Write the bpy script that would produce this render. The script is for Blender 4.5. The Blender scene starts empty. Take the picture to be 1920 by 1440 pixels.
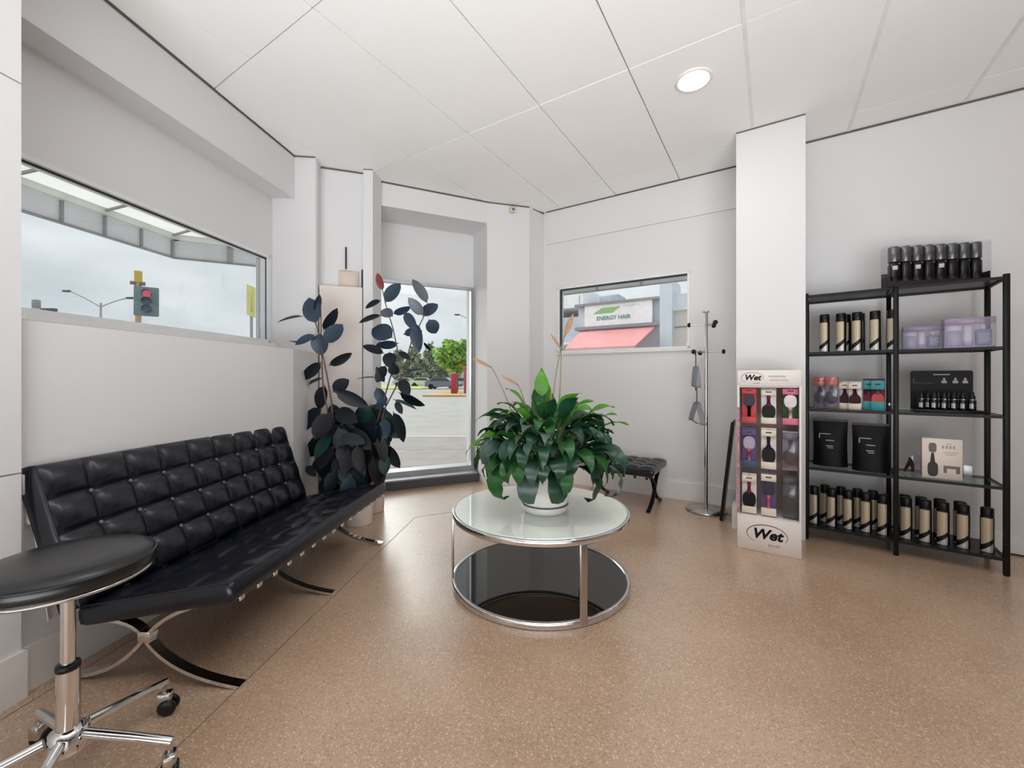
import bpy, bmesh, math, random
from mathutils import Vector, Matrix, Euler
random.seed(7)
C = bpy.context.scene.collection
SC = bpy.context.scene
PI = math.pi

# ------------------------------------------------------------------ camera, sky, lights, exposure
CAM_Z = 1.144
cam_d = bpy.data.cameras.new('camera')
cam = bpy.data.objects.new('camera', cam_d); C.objects.link(cam)
cam.location = (0, 0, CAM_Z); cam.rotation_euler = (PI/2, 0, 0)
cam_d.sensor_width = 36.0
cam_d.lens = 36.0*772/1920
cam_d.shift_y = -10/1920
cam_d.clip_start = 0.03; cam_d.clip_end = 500
SC.camera = cam
SC.view_settings.view_transform = 'Standard'
SC.view_settings.look = 'None'
SC.view_settings.gamma = 1.0
SC.view_settings.use_curve_mapping = False
SC.view_settings.exposure = 0.12
SC.cycles.max_bounces = 10
SC.cycles.diffuse_bounces = 6
SC.cycles.transparent_max_bounces = 16
SC.cycles.sample_clamp_indirect = 4.0
SC.cycles.caustics_reflective = False
SC.cycles.caustics_refractive = False

def make_world():
    w = bpy.data.worlds.new('overcast_sky'); SC.world = w; w.use_nodes = True
    nt = w.node_tree; nt.nodes.clear()
    out = nt.nodes.new('ShaderNodeOutputWorld'); bg = nt.nodes.new('ShaderNodeBackground')
    tc = nt.nodes.new('ShaderNodeTexCoord'); mp = nt.nodes.new('ShaderNodeMapping')
    mp.inputs['Scale'].default_value = (1.0, 1.0, 2.6)
    nz = nt.nodes.new('ShaderNodeTexNoise'); nz.inputs['Scale'].default_value = 2.3
    nz.inputs['Detail'].default_value = 5; nz.inputs['Roughness'].default_value = 0.5
    rp = nt.nodes.new('ShaderNodeValToRGB')
    rp.color_ramp.elements[0].position = 0.34; rp.color_ramp.elements[0].color = (0.62, 0.65, 0.70, 1)
    rp.color_ramp.elements[1].position = 0.62; rp.color_ramp.elements[1].color = (0.92, 0.94, 0.97, 1)
    nt.links.new(tc.outputs['Generated'], mp.inputs['Vector'])
    nt.links.new(mp.outputs['Vector'], nz.inputs['Vector'])
    nt.links.new(nz.outputs['Fac'], rp.inputs['Fac'])
    nt.links.new(rp.outputs['Color'], bg.inputs['Color'])
    bg.inputs['Strength'].default_value = 0.94
    nt.links.new(bg.outputs['Background'], out.inputs['Surface'])
make_world()

sun_d = bpy.data.lights.new('sun', 'SUN'); sun_d.energy = 4.2; sun_d.angle = math.radians(75)
sun_d.color = (1.0, 0.97, 0.92)
sun = bpy.data.objects.new('sun', sun_d); C.objects.link(sun)
sun.rotation_euler = Vector((0.75, -0.55, -0.55)).to_track_quat('-Z', 'Y').to_euler()

def area(name, loc, target, sx, sy, energy, color=(0.91, 0.95, 0.99)):
    d = bpy.data.lights.new(name, 'AREA'); d.shape = 'RECTANGLE'; d.size = sx; d.size_y = sy
    d.energy = energy; d.color = color
    o = bpy.data.objects.new(name, d); C.objects.link(o); o.location = loc
    o.rotation_euler = (Vector(target)-Vector(loc)).to_track_quat('-Z', 'Y').to_euler()
    return o
area('added_fill_light', (0.9, -3.8, 1.3), (1.0, 3.6, 1.9), 6.0, 2.2, 34)  # added soft fill from behind the camera, brightens the walls
up = area('added_fill_light', (-0.2, -1.3, 0.6), (-0.1, 1.3, 3.03), 3.6, 2.2, 98)  # added uplight out of view, brightens the ceiling
up.data.spread = math.radians(112)
area('added_fill_light', (0.5, 1.1, 2.98), (0.4, 1.5, 0.0), 2.2, 0.8, 15)  # added panel above the view, brightens the table and floor

# ------------------------------------------------------------------ materials
MATS = {}
def lin(c):
    return tuple(((x/255)/12.92 if x/255 <= 0.04045 else ((x/255+0.055)/1.055)**2.4) for x in c)
def pm(name, rgb, rough=0.5, metal=0.0, noise=None, bump=None, coat=0.0, emit=None, spec=0.5, trans=0.0):
    """procedural principled material; rgb is sRGB 0-255; noise=(scale, amount), bump=(scale, strength)"""
    if name in MATS: return MATS[name]
    m = bpy.data.materials.new(name); m.use_nodes = True; MATS[name] = m
    nt = m.node_tree; b = nt.nodes['Principled BSDF']
    c = lin(rgb)
    b.inputs['Roughness'].default_value = rough; b.inputs['Metallic'].default_value = metal
    b.inputs['Specular IOR Level'].default_value = spec
    b.inputs['Coat Weight'].default_value = coat; b.inputs['Coat Roughness'].default_value = 0.12
    tc = nt.nodes.new('ShaderNodeTexCoord')
    ns, na = noise or (6.0, 0.06)
    nz = nt.nodes.new('ShaderNodeTexNoise'); nz.inputs['Scale'].default_value = ns; nz.inputs['Detail'].default_value = 4
    nt.links.new(tc.outputs['Object'], nz.inputs['Vector'])
    rp = nt.nodes.new('ShaderNodeValToRGB')
    rp.color_ramp.elements[0].position = 0.3; rp.color_ramp.elements[1].position = 0.7
    rp.color_ramp.elements[0].color = (*[x*(1-na) for x in c], 1)
    rp.color_ramp.elements[1].color = (*[min(1, x*(1+na)) for x in c], 1)
    nt.links.new(nz.outputs['Fac'], rp.inputs['Fac'])
    nt.links.new(rp.outputs['Color'], b.inputs['Base Color'])
    if bump:
        n2 = nt.nodes.new('ShaderNodeTexNoise'); n2.inputs['Scale'].default_value = bump[0]; n2.inputs['Detail'].default_value = 3
        bp = nt.nodes.new('ShaderNodeBump'); bp.inputs['Strength'].default_value = bump[1]; bp.inputs['Distance'].default_value = 0.004
        nt.links.new(tc.outputs['Object'], n2.inputs['Vector'])
        nt.links.new(n2.outputs['Fac'], bp.inputs['Height']); nt.links.new(bp.outputs['Normal'], b.inputs['Normal'])
    if emit:
        b.inputs['Emission Color'].default_value = (*lin(emit[0]), 1); b.inputs['Emission Strength'].default_value = emit[1]
    if trans:
        out = nt.nodes['Material Output']
        tr = nt.nodes.new('ShaderNodeBsdfTranslucent'); mx = nt.nodes.new('ShaderNodeMixShader')
        nt.links.new(rp.outputs['Color'], tr.inputs['Color']); mx.inputs[0].default_value = trans
        nt.links.new(b.outputs['BSDF'], mx.inputs[1]); nt.links.new(tr.outputs['BSDF'], mx.inputs[2])
        nt.links.new(mx.outputs[0], out.inputs['Surface'])
    return m
def glass_mat(name, tint=(0.96, 0.985, 0.98), refl=0.06, rough=0.02, film=0.0, film_rgb=(220, 220, 220)):
    """thin pane: straight-through light plus a fresnel reflection, and an optional pale film"""
    if name in MATS: return MATS[name]
    m = bpy.data.materials.new(name); m.use_nodes = True; MATS[name] = m
    nt = m.node_tree; nt.nodes.clear()
    out = nt.nodes.new('ShaderNodeOutputMaterial')
    tr = nt.nodes.new('ShaderNodeBsdfTransparent'); tr.inputs['Color'].default_value = (*tint, 1)
    gl = nt.nodes.new('ShaderNodeBsdfGlossy'); gl.inputs['Roughness'].default_value = rough
    lw = nt.nodes.new('ShaderNodeLayerWeight'); lw.inputs['Blend'].default_value = 0.12
    mu = nt.nodes.new('ShaderNodeMath'); mu.operation = 'MULTIPLY_ADD'
    mu.inputs[1].default_value = 0.5; mu.inputs[2].default_value = refl*0.5
    nt.links.new(lw.outputs['Fresnel'], mu.inputs[0])
    mx = nt.nodes.new('ShaderNodeMixShader')
    nt.links.new(mu.outputs[0], mx.inputs[0]); nt.links.new(tr.outputs[0], mx.inputs[1]); nt.links.new(gl.outputs[0], mx.inputs[2])
    last = mx
    if film:
        df = nt.nodes.new('ShaderNodeBsdfDiffuse'); df.inputs['Color'].default_value = (*lin(film_rgb), 1)
        m2 = nt.nodes.new('ShaderNodeMixShader'); m2.inputs[0].default_value = film
        nt.links.new(mx.outputs[0], m2.inputs[1]); nt.links.new(df.outputs[0], m2.inputs[2]); last = m2
    nt.links.new(last.outputs[0], out.inputs['Surface'])
    return m
def terrazzo():
    m = bpy.data.materials.new('terrazzo'); m.use_nodes = True
    nt = m.node_tree; b = nt.nodes['Principled BSDF']; L = nt.links.new
    tc = nt.nodes.new('ShaderNodeTexCoord')
    big = nt.nodes.new('ShaderNodeTexNoise'); big.inputs['Scale'].default_value = 1.7; big.inputs['Detail'].default_value = 6
    L(tc.outputs['Object'], big.inputs['Vector'])
    rp = nt.nodes.new('ShaderNodeValToRGB')
    rp.color_ramp.elements[0].position = 0.3; rp.color_ramp.elements[0].color = (*lin((178, 147, 122)), 1)
    rp.color_ramp.elements[1].position = 0.7; rp.color_ramp.elements[1].color = (*lin((198, 167, 141)), 1)
    L(big.outputs['Fac'], rp.inputs['Fac'])
    last = rp.outputs['Color']
    for sc, th, frac, col in ((85, 0.36, 0.24, (224, 204, 178)), (150, 0.40, 0.30, (138, 106, 82)), (170, 0.42, 0.34, (222, 200, 172))):
        v = nt.nodes.new('ShaderNodeTexVoronoi'); v.inputs['Scale'].default_value = sc
        L(tc.outputs['Object'], v.inputs['Vector'])
        lt = nt.nodes.new('ShaderNodeMath'); lt.operation = 'LESS_THAN'; lt.inputs[1].default_value = th
        L(v.outputs['Distance'], lt.inputs[0])
        sp = nt.nodes.new('ShaderNodeSeparateColor'); L(v.outputs['Color'], sp.inputs[0])
        l2 = nt.nodes.new('ShaderNodeMath'); l2.operation = 'LESS_THAN'; l2.inputs[1].default_value = frac
        L(sp.outputs[0], l2.inputs[0])
        mu = nt.nodes.new('ShaderNodeMath'); mu.operation = 'MULTIPLY'; L(lt.outputs[0], mu.inputs[0]); L(l2.outputs[0], mu.inputs[1])
        m2 = nt.nodes.new('ShaderNodeMath'); m2.operation = 'MULTIPLY'; m2.inputs[1].default_value = 0.6; L(mu.outputs[0], m2.inputs[0])
        mx = nt.nodes.new('ShaderNodeMix'); mx.data_type = 'RGBA'
        L(m2.outputs[0], mx.inputs[0]); L(last, mx.inputs[6]); mx.inputs[7].default_value = (*lin(col), 1)
        last = mx.outputs[2]
    L(last, b.inputs['Base Color'])
    b.inputs['Roughness'].default_value = 0.26
    b.inputs['Specular IOR Level'].default_value = 0.8
    b.inputs['Coat Weight'].default_value = 0.6; b.inputs['Coat Roughness'].default_value = 0.28; b.inputs['Coat IOR'].default_value = 1.6
    return m

WALL = pm('wall_paint', (220, 219, 219), 0.65, noise=(1.5, 0.015), bump=(120, 0.05))
TRIMW = pm('trim_paint', (232, 229, 226), 0.45, noise=(2, 0.01))
TILE = pm('ceiling_tile_board', (244, 243, 241), 0.85, noise=(2.5, 0.012), bump=(260, 0.12))
CEILB = pm('ceiling_void', (70, 68, 66), 0.9)
GRID = pm('ceiling_grid_metal', (232, 230, 228), 0.5)
FLOORM = terrazzo()
CHROME = pm('chrome', (225, 225, 225), 0.07, 1.0, noise=(3, 0.02))
CHROME2 = pm('worn_chrome', (190, 186, 182), 0.18, 1.0, noise=(6, 0.08))
ALU = pm('aluminium', (182, 184, 188), 0.35, 0.8)
WHITEFR = pm('white_powdercoat', (226, 228, 230), 0.35)
BLACKG = pm('black_gasket', (28, 30, 32), 0.5)
LEATHER = pm('black_leather', (14, 17, 27), 0.25, noise=(14, 0.18), bump=(180, 0.10), spec=0.5)
LEATHER2 = pm('black_vinyl', (22, 22, 23), 0.28, noise=(10, 0.15), bump=(220, 0.05))
BLACKM = pm('black_metal', (11, 11, 12), 0.45, noise=(8, 0.1), spec=0.3)
BLACKP = pm('black_plastic', (9, 9, 10), 0.35, spec=0.35)
DARKST = pm('dark_step_stone', (74, 76, 80), 0.5, noise=(14, 0.12))
GLASS = glass_mat('window_glass')
SHELFG = glass_mat('shelf_glass', (0.86, 0.92, 0.90), 0.10)
ACRYL = glass_mat('clear_acrylic', (0.95, 0.95, 0.97), 0.10, 0.05, 0.06, (225, 215, 235))

# ------------------------------------------------------------------ mesh helpers
class MB:
    def __init__(s): s.v = []; s.f = []; s.sm = []; s.mi = []
    def add(s, verts, faces, smooth=False, m=0, M=None):
        o = len(s.v)
        s.v += [tuple(M @ Vector(p)) if M is not None else tuple(p) for p in verts]
        for f in faces:
            s.f.append([i+o for i in f]); s.sm.append(smooth); s.mi.append(m)
        return s
    def box(s, x0, x1, y0, y1, z0, z1, M=None, m=0):
        v = [(x0,y0,z0),(x1,y0,z0),(x1,y1,z0),(x0,y1,z0),(x0,y0,z1),(x1,y0,z1),(x1,y1,z1),(x0,y1,z1)]
        return s.add(v, [(0,3,2,1),(4,5,6,7),(0,1,5,4),(1,2,6,5),(2,3,7,6),(3,0,4,7)], False, m, M)
    def rbox(s, x0, x1, y0, y1, z0, z1, r=0.005, seg=2, M=None, m=0):
        b = bmesh.new(); bmesh.ops.create_cube(b, size=1)
        for v in b.verts:
            v.co = ((x0+x1)/2+v.co.x*(x1-x0), (y0+y1)/2+v.co.y*(y1-y0), (z0+z1)/2+v.co.z*(z1-z0))
        bmesh.ops.bevel(b, geom=b.edges[:], offset=min(r, 0.49*min(x1-x0, y1-y0, z1-z0)), segments=seg, affect='EDGES', profile=0.5)
        b.verts.index_update()
        s.add([v.co[:] for v in b.verts], [[v.index for v in f.verts] for f in b.faces], True, m, M); b.free()
        return s
    def prism(s, poly, z0, z1, M=None, m=0):
        a = sum(poly[i][0]*poly[(i+1) % len(poly)][1]-poly[(i+1) % len(poly)][0]*poly[i][1] for i in range(len(poly)))
        if a < 0: poly = poly[::-1]
        n = len(poly)
        v = [(x, y, z0) for x, y in poly]+[(x, y, z1) for x, y in poly]
        f = [list(range(n))[::-1], list(range(n, 2*n))]+[(i, (i+1) % n, n+(i+1) % n, n+i) for i in range(n)]
        return s.add(v, f, False, m, M)
    def lathe(s, prof, seg=24, M=None, m=0, smooth=True, a0=0, a1=2*PI, caps=False):
        full = abs(a1-a0-2*PI) < 1e-6
        k = seg if full else seg+1
        v = []
        for r, z in prof:
            for i in range(k):
                a = a0+(a1-a0)*i/seg; v.append((r*math.cos(a), r*math.sin(a), z))
        f = []
        for j in range(len(prof)-1):
            for i in range(seg):
                i2 = (i+1) % k
                f.append((j*k+i, j*k+i2, (j+1)*k+i2, (j+1)*k+i))
        s.add(v, f, smooth, m, M)
        if full and caps:
            for (r, z), flip in ((prof[0], True), (prof[-1], False)):
                if r > 1e-5:
                    ring = [(r*math.cos(2*PI*i/seg), r*math.sin(2*PI*i/seg), z) for i in range(seg)]
                    s.add(ring, [list(range(seg))[::-1] if flip else list(range(seg))], False, m, M)
        return s
    def tube(s, pts, r, seg=8, m=0, caps=True, closed=False, M=None):
        pts = [Vector(p) for p in pts]; n = len(pts)
        rs = r if isinstance(r, (list, tuple)) else [r]*n
        v = []; prev = None
        for i, p in enumerate(pts):
            if closed: t = pts[(i+1) % n]-pts[i-1]
            else: t = pts[min(i+1, n-1)]-pts[max(i-1, 0)]
            t.normalize()
            if prev is None:
                a = Vector((0, 0, 1)) if abs(t.z) < 0.9 else Vector((1, 0, 0))
                u = t.cross(a).normalized()
            else: u = (prev-t*prev.dot(t)).normalized()
            prev = u; w = t.cross(u)
            for k in range(seg):
                a = 2*PI*k/seg; v.append(p+u*(rs[i]*math.cos(a))+w*(rs[i]*math.sin(a)))
        f = []
        for i in range(n if closed else n-1):
            j = (i+1) % n
            for k in range(seg):
                k2 = (k+1) % seg; f.append((i*seg+k, i*seg+k2, j*seg+k2, j*seg+k))
        s.add(v, f, True, m, M)
        if caps and not closed:
            s.add(v[:seg], [list(range(seg))[::-1]], False, m, M); s.add(v[-seg:], [list(range(seg))], False, m, M)
        return s
    def cyl(s, p0, p1, r, seg=12, m=0, M=None, r1=None):
        return s.tube([p0, p1], [r, r if r1 is None else r1], seg, m, True, False, M)
    def bar(s, pts, side, w, t, m=0, M=None):
        """flat bar swept along pts: width w along side, thickness t"""
        pts = [Vector(p) for p in pts]; side = Vector(side).normalized(); v = []; n = len(pts)
        for i, p in enumerate(pts):
            tg = (pts[min(i+1, n-1)]-pts[max(i-1, 0)]).normalized(); nn = tg.cross(side).normalized()
            for a, b in ((-1, -1), (1, -1), (1, 1), (-1, 1)): v.append(p+side*(a*w/2)+nn*(b*t/2))
        f = [(0, 1, 2, 3), (4*n-1, 4*n-2, 4*n-3, 4*n-4)]
        for i in range(n-1):
            for k in range(4):
                k2 = (k+1) % 4; f.append((4*i+k, 4*i+4+k, 4*i+4+k2, 4*i+k2))
        return s.add(v, f, False, m, M)
    def disc(s, c, r, seg=16, m=0, M=None, sx=1, sy=1):
        v = [(c[0]+r*sx*math.cos(2*PI*i/seg), c[1]+r*sy*math.sin(2*PI*i/seg), c[2]) for i in range(seg)]
        return s.add(v, [list(range(seg))], False, m, M)
    def mesh(s, name, mats):
        me = bpy.data.meshes.new(name); me.from_pydata(s.v, [], s.f)
        mats = mats if isinstance(mats, (list, tuple)) else [mats]
        for x in mats: me.materials.append(x)
        me.polygons.foreach_set('use_smooth', s.sm); me.polygons.foreach_set('material_index', s.mi)
        me.update()
        b = bmesh.new(); b.from_mesh(me); bmesh.ops.recalc_face_normals(b, faces=b.faces[:]); b.to_mesh(me); b.free()
        return me

def link(name, me, parent=None, loc=(0, 0, 0), rot=(0, 0, 0), M=None):
    o = bpy.data.objects.new(name, me); C.objects.link(o)
    o.location = loc; o.rotation_euler = rot
    if M is not None: o.matrix_local = M
    if parent is not None: o.parent = parent
    return o
def part(name, mb, mats, parent, label=None, **k):
    o = link(name, mb.mesh(name, mats), parent, **k)
    if label: o['label'] = label
    return o
def tag(o, label, cat, group=None, kind=None):
    o['label'] = label; o['category'] = cat
    if group: o['group'] = group
    if kind: o['kind'] = kind
    return o
def thing(name, label, cat, loc=(0, 0, 0), rz=0.0, group=None):
    o = bpy.data.objects.new(name, None); C.objects.link(o); o.empty_display_size = 0.1
    o.location = loc; o.rotation_euler = (0, 0, rz)
    return tag(o, label, cat, group)
def struct(name, mb, mats, rz=0.0, label=None):
    o = link(name, mb.mesh(name, mats), None, (0, 0, 0), (0, 0, rz)); o['kind'] = 'structure'
    if label: o['label'] = label
    return o
def copy_tree(o, parent=None):
    c = o.copy(); C.objects.link(c)
    if parent is not None: c.parent = parent
    for ch in list(o.children): copy_tree(ch, c)
    return c
def text_part(name, body, size, mat, parent, loc, rz=0.0, shear=0.0, bold=0.0, align='CENTER', rx=PI/2, label=None, sx=1.0):
    """flat lettering, facing -Y of the parent"""
    cu = bpy.data.curves.new(name, 'FONT'); cu.body = body; cu.size = size; cu.shear = shear; cu.offset = bold
    cu.align_x = align; cu.align_y = 'CENTER'; cu.extrude = 0.0004; cu.resolution_u = 3
    t = bpy.data.objects.new(name, cu); C.objects.link(t)
    dg = bpy.context.evaluated_depsgraph_get(); dg.update()
    me = bpy.data.meshes.new_from_object(t.evaluated_get(dg)); bpy.data.objects.remove(t)
    me.materials.clear(); me.materials.append(mat)
    o = link(name, me, parent, loc, (rx, 0, rz)); o.scale = (sx, 1, 1)
    if label: o['label'] = label
    return o
def px(x, y, d):
    """scene point at depth d on the ray of photo pixel (x, y)"""
    return Vector(((x-960)/772*d, d, CAM_Z+(710-y)/772*d))

# frames of the plan: back wall, left wall, entrance splay, shelving
AB = math.radians(-32.3); AL = math.radians(-7.24); AD = math.radians(24.77)
CB, SB = math.cos(AB), math.sin(AB)
def rotp(a, x, y): return (x*math.cos(a)-y*math.sin(a), x*math.sin(a)+y*math.cos(a))
def RZ(a): return Matrix.Rotation(a, 4, 'Z')
CEIL = 3.03
# ------------------------------------------------------------------ room shell
mb = MB(); mb.prism([(-2.6, -4.3), (6.7, -4.3), (6.7, 0.6), (0.5, 5.2), (-0.4, 4.98), (-1.5, 4.5), (-2.6, 3.9)], -0.12, 0.0)
floor = struct('floor', mb, FLOORM, label='polished brown terrazzo floor with pale chips')
def joint(a, b, w=0.004):
    a = Vector((*a, 0)); b = Vector((*b, 0)); d = (b-a).normalized(); s = Vector((-d.y, d.x, 0))*w/2
    j = MB(); j.prism([(a+s)[:2], (a-s)[:2], (b-s)[:2], (b+s)[:2]], -0.002, 0.0008)
    part('joint_strip', j, pm('joint_brass', (128, 106, 88), 0.5), floor)
joint((-1.83, 0.3), (-1.58, 2.6)); joint((-1.16, 0.2), (-0.80, 3.4)); joint((-0.80, 3.4), (0.2, 3.86))

# ceiling: dark void above, separate tiles below, cut to the room
mb = MB(); mb.prism([(-2.9, -4.6), (6.9, -4.6), (6.9, 1.1), (0.5, 5.4), (-0.6, 5.1), (-1.8, 4.7), (-3.0, 3.9)], CEIL+0.022, CEIL+0.30)
ceiling = struct('ceiling', mb, CEILB, label='suspended ceiling of large white tiles')
def clip(poly, n, c):
    out = []
    for i in range(len(poly)):
        a, b = poly[i], poly[(i+1) % len(poly)]
        da = n[0]*a[0]+n[1]*a[1]-c; db = n[0]*b[0]+n[1]*b[1]-c
        if da >= 0: out.append(a)
        if (da >= 0) != (db >= 0):
            k = da/(da-db); out.append((a[0]+(b[0]-a[0])*k, a[1]+(b[1]-a[1])*k))
    return out
rL = rotp(AL, 1, 0); nB = rotp(AB, 0, 1); mD = rotp(AD, 0, 1)
TS, NS = 0.617, 1.27
tile_mesh = None
for i in range(-8, 8):
    for j in range(-4, 4):
        t0, t1 = -0.125+i*TS+0.004, -0.125+(i+1)*TS-0.004
        n0, n1 = -0.04+j*NS+0.004, -0.04+(j+1)*NS-0.004
        n1 = min(n1, 4.15)
        poly = [rotp(AB, *p) for p in ((t0, n0), (t1, n0), (t1, n1), (t0, n1))]
        if min(p[1] for p in poly) < -3.9 or max(p[0] for p in poly) > 6.4: continue
        poly = clip(poly, rL, -2.265+0.010)
        if poly: poly = clip(poly, (-nB[0], -nB[1]), -(4.138 if t1 < 0.3 else 4.022))
        if poly: poly = clip(poly, (-mD[0], -mD[1]), -4.084)
        if not poly or len(poly) < 3: continue
        cl = [poly[0]]
        for p in poly[1:]:
            if math.hypot(p[0]-cl[-1][0], p[1]-cl[-1][1]) > 0.004: cl.append(p)
        if len(cl) < 3: continue
        q = MB(); q.prism(cl, CEIL+random.uniform(-0.0015, 0.0015), CEIL+0.018)
        part('ceiling_tile', q, TILE, ceiling)
# white T-bars
for i in range(0, 8):
    t = -0.125+i*TS
    g = MB(); g.box(t-0.010, t+0.010, -3.2, 4.02 if t > 0.2 else 3.58, CEIL-0.003, CEIL+0.004)
    part('grid_bar', g, GRID, ceiling, rot=(0, 0, AB))

# left side: pier, thick waist wall with a ledge, upper wall with the long window
ZS, ZT = 1.44, 2.17
mb = MB()
mb.box(-2.75, -1.93, -4.6, 1.242, 0.17, 0.803); mb.box(-2.75, -1.93, -4.6, 1.242, 0.809, 2.197); mb.box(-2.75, -1.93, -4.6, 1.242, 2.203, 3.06)
mb.box(-2.75, -1.945, -4.6, 1.236, 0.0, 3.06)
struct('wall_left_pier', mb, WALL, AL, 'white panelled pier beside the long window')
q0 = (-1.96, 1.20); q1 = (-1.96, 2.775); q2 = (-2.10, 3.30)
mb = MB(); mb.prism([(-2.53, 1.20), q0, q1, q2, (-2.53, 3.22)], 0.0, 1.36)
mb.box(-2.53, -2.444, 1.0, 3.22, 1.355, ZS); mb.box(-2.53, -2.444, 1.0, 3.22, ZT, 3.06)
mb.box(-2.53, -2.444, 3.165, 3.22, ZS, ZT); mb.box(-2.53, -2.444, 0.9, 1.05, ZS, ZT)
struct('wall_left', mb, WALL, AL, 'white wall behind the black sofa, with a deep ledge under the window')
mb = MB(); mb.prism([(-2.5, 1.21), (-1.94, 1.21), (-1.94, 2.79), (-2.08, 3.20), (-2.5, 3.20)], 0, 0.165)
mb.box(-2.75, -1.915, -4.6, 1.25, 0, 0.17)
struct('baseboard_left', mb, TRIMW, AL)
mb = MB(); mb.box(-2.5, -2.265, 1.0, 3.235, 2.668, 3.06)
struct('trim_1', mb, WALL, AL, 'boxed white bulkhead running above the long window')
# window_1
w1 = MB()
a, b = 1.05, 3.165
for (y0, y1, z0, z1) in ((a, b, ZS, ZS+0.028), (a, b, ZT-0.022, ZT), (b-0.022, b, ZS, ZT), (a, a+0.03, ZS, ZT)):
    w1.box(-2.525, -2.438, y0, y1, z0, z1)
win1 = struct('window_1', w1, WHITEFR, AL, 'long low window in the left wall, looking up at the sky')
w = MB()
w.box(-2.476, -2.462, a, b-0.022, ZT-0.030, ZT-0.022); w.box(-2.476, -2.462, b-0.032, b-0.022, ZS+0.028, ZT-0.022)
part('window_gasket', w, BLACKG, win1)
w = MB(); w.box(-2.50, -2.464, b-0.085, b-0.032, ZS+0.028, ZT-0.036); w.box(-2.495, -2.468, b-0.098, b-0.085, ZS+0.028, ZT-0.036, m=1)
part('window_stile', w, [WHITEFR, ALU], win1)
w = MB(); w.box(-2.505, -2.499, a, b-0.1, ZS+0.028, ZT-0.03); part('window_pane', w, GLASS, win1)
w = MB(); w.box(-2.5, -2.40, 1.05, 3.19, ZS-0.03, ZS-0.002); part('window_sill', w, TRIMW, win1)

# corner column, alcove and pilaster left of the entrance
mb = MB()
jl = (-1.24, 3.905); jlb = (jl[0]+mD[0]*0.72, jl[1]+mD[1]*0.72)
mb.prism([(-2.09, 3.478), (-2.02, 3.475), (-1.672, 3.50), (-1.665, 3.52), (-1.70, 3.66), (-1.345, 3.775), (-1.338, 3.70), (-1.255, 3.71), jl, jlb, (-1.62, 4.55), (-2.40, 4.12)], 0.0, 3.06)
struct('wall_entrance_left', mb, WALL, label='white stepped column and pilaster between the long window and the glass door')
mb = MB(); mb.prism([(-1.665, 3.56), (-1.335, 3.665), (-1.36, 3.76), (-1.68, 3.65)], 0.0, 1.955)
struct('trim_2', mb, pm('board_beige', (222, 212, 205), 0.6, noise=(2, 0.01)), label='beige box panel behind the rubber plants')
# right pier beside the entrance
mb = MB(); mb.prism([(-0.265, 4.386), (0.19, 4.515), (0.235, 4.57), (0.372, 4.71), (0.45, 4.90), (-0.55, 4.98)], 0.0, 3.06)
struct('wall_entrance_right', mb, WALL, label='white pier between the glass door and the small window')
mb = MB(); mb.prism([(-0.262, 4.372), (0.197, 4.503), (0.25, 4.56), (0.375, 4.69), (0.36, 4.75), (-0.28, 4.45)], 0.0, 0.16)
struct('baseboard_entrance', mb, TRIMW)
# entrance recess
mb = MB(); mb.box(0.49, 1.605, 4.094, 4.9, 2.80, 3.06)
struct('trim_3', mb, WALL, AD, 'white bulkhead above the glass door')
mb = MB(); mb.box(0.40, 1.70, 4.32, 4.9, 0.0, 0.085); mb.box(0.40, 1.70, 4.335, 4.9, 0.085, 0.10, m=1)
struct('trim_4', mb, [DARKST, ALU], AD, 'dark stone step under the glass door')
dr = MB(); dr.box(1.560, 1.60, 4.49, 4.56, 0.10, 2.19); dr.box(0.50, 0.54, 4.49, 4.56, 0.10, 2.19)
dr.box(0.54, 1.56, 4.49, 4.56, 0.10, 0.15); dr.box(0.54, 1.56, 4.49, 4.56, 2.165, 2.19)
door1 = struct('door_1', dr, ALU, AD, 'full height glass door in a grey aluminium frame')
w = MB(); w.box(0.54, 1.56, 4.522, 4.530, 0.15, 2.165); part('door_pane', w, GLASS, door1)
w = MB(); w.box(0.50, 1.60, 4.515, 4.56, 2.19, 2.80); part('transom_panel', w, pm('transom_grey', (222, 222, 222), 0.5, noise=(2, 0.02)), door1)
w = MB(); w.box(1.555, 1.564, 4.482, 4.49, 0.15, 2.165); part('door_gasket', w, pm('grey_gasket', (96, 98, 102), 0.5), door1)
# back wall with the small window
mb = MB()
T0, T1 = -2.20, 0.25
wx0, wx1 = -2.03, -0.655
mb.box(T0-0.02, T1, 4.166, 4.27, 0, ZS-0.01); mb.box(T0-0.02, T1, 4.166, 4.27, 2.155, 3.06)
mb.box(T0-0.02, wx0, 4.166, 4.27, ZS-0.01, 2.155); mb.box(wx1, T1, 4.166, 4.27, ZS-0.01, 2.155)
struct('wall_back', mb, WALL, AB, 'white back wall with the small window')
mb = MB(); mb.box(T0+0.03, -0.22, 4.148, 4.17, 2.66, 3.06)
struct('trim_5', mb, WALL, AB, 'shallow white beam along the top of the back wall')
wn = MB()
for (x0, x1, z0, z1) in ((wx0, wx1, ZS-0.01, ZS+0.012), (wx0, wx1, 2.135, 2.155), (wx0, wx0+0.03, ZS-0.01, 2.155), (wx1-0.02, wx1, ZS-0.01, 2.155)):
    wn.box(x0, x1, 4.150, 4.26, z0, z1)
win2 = struct('window_2', wn, WHITEFR, AB, 'small low window in the back wall, facing a shopfront')
w = MB(); w.box(wx0+0.03, wx1-0.02, 4.165, 4.215, 2.128, 2.135); w.box(wx0+0.03, wx0+0.036, 4.165, 4.215, ZS+0.012, 2.123)
part('window_gasket', w, BLACKG, win2)
w = MB(); w.box(wx0+0.036, wx1-0.02, 4.205, 4.211, ZS+0.012, 2.128); part('window_pane', w, GLASS, win2)
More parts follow.
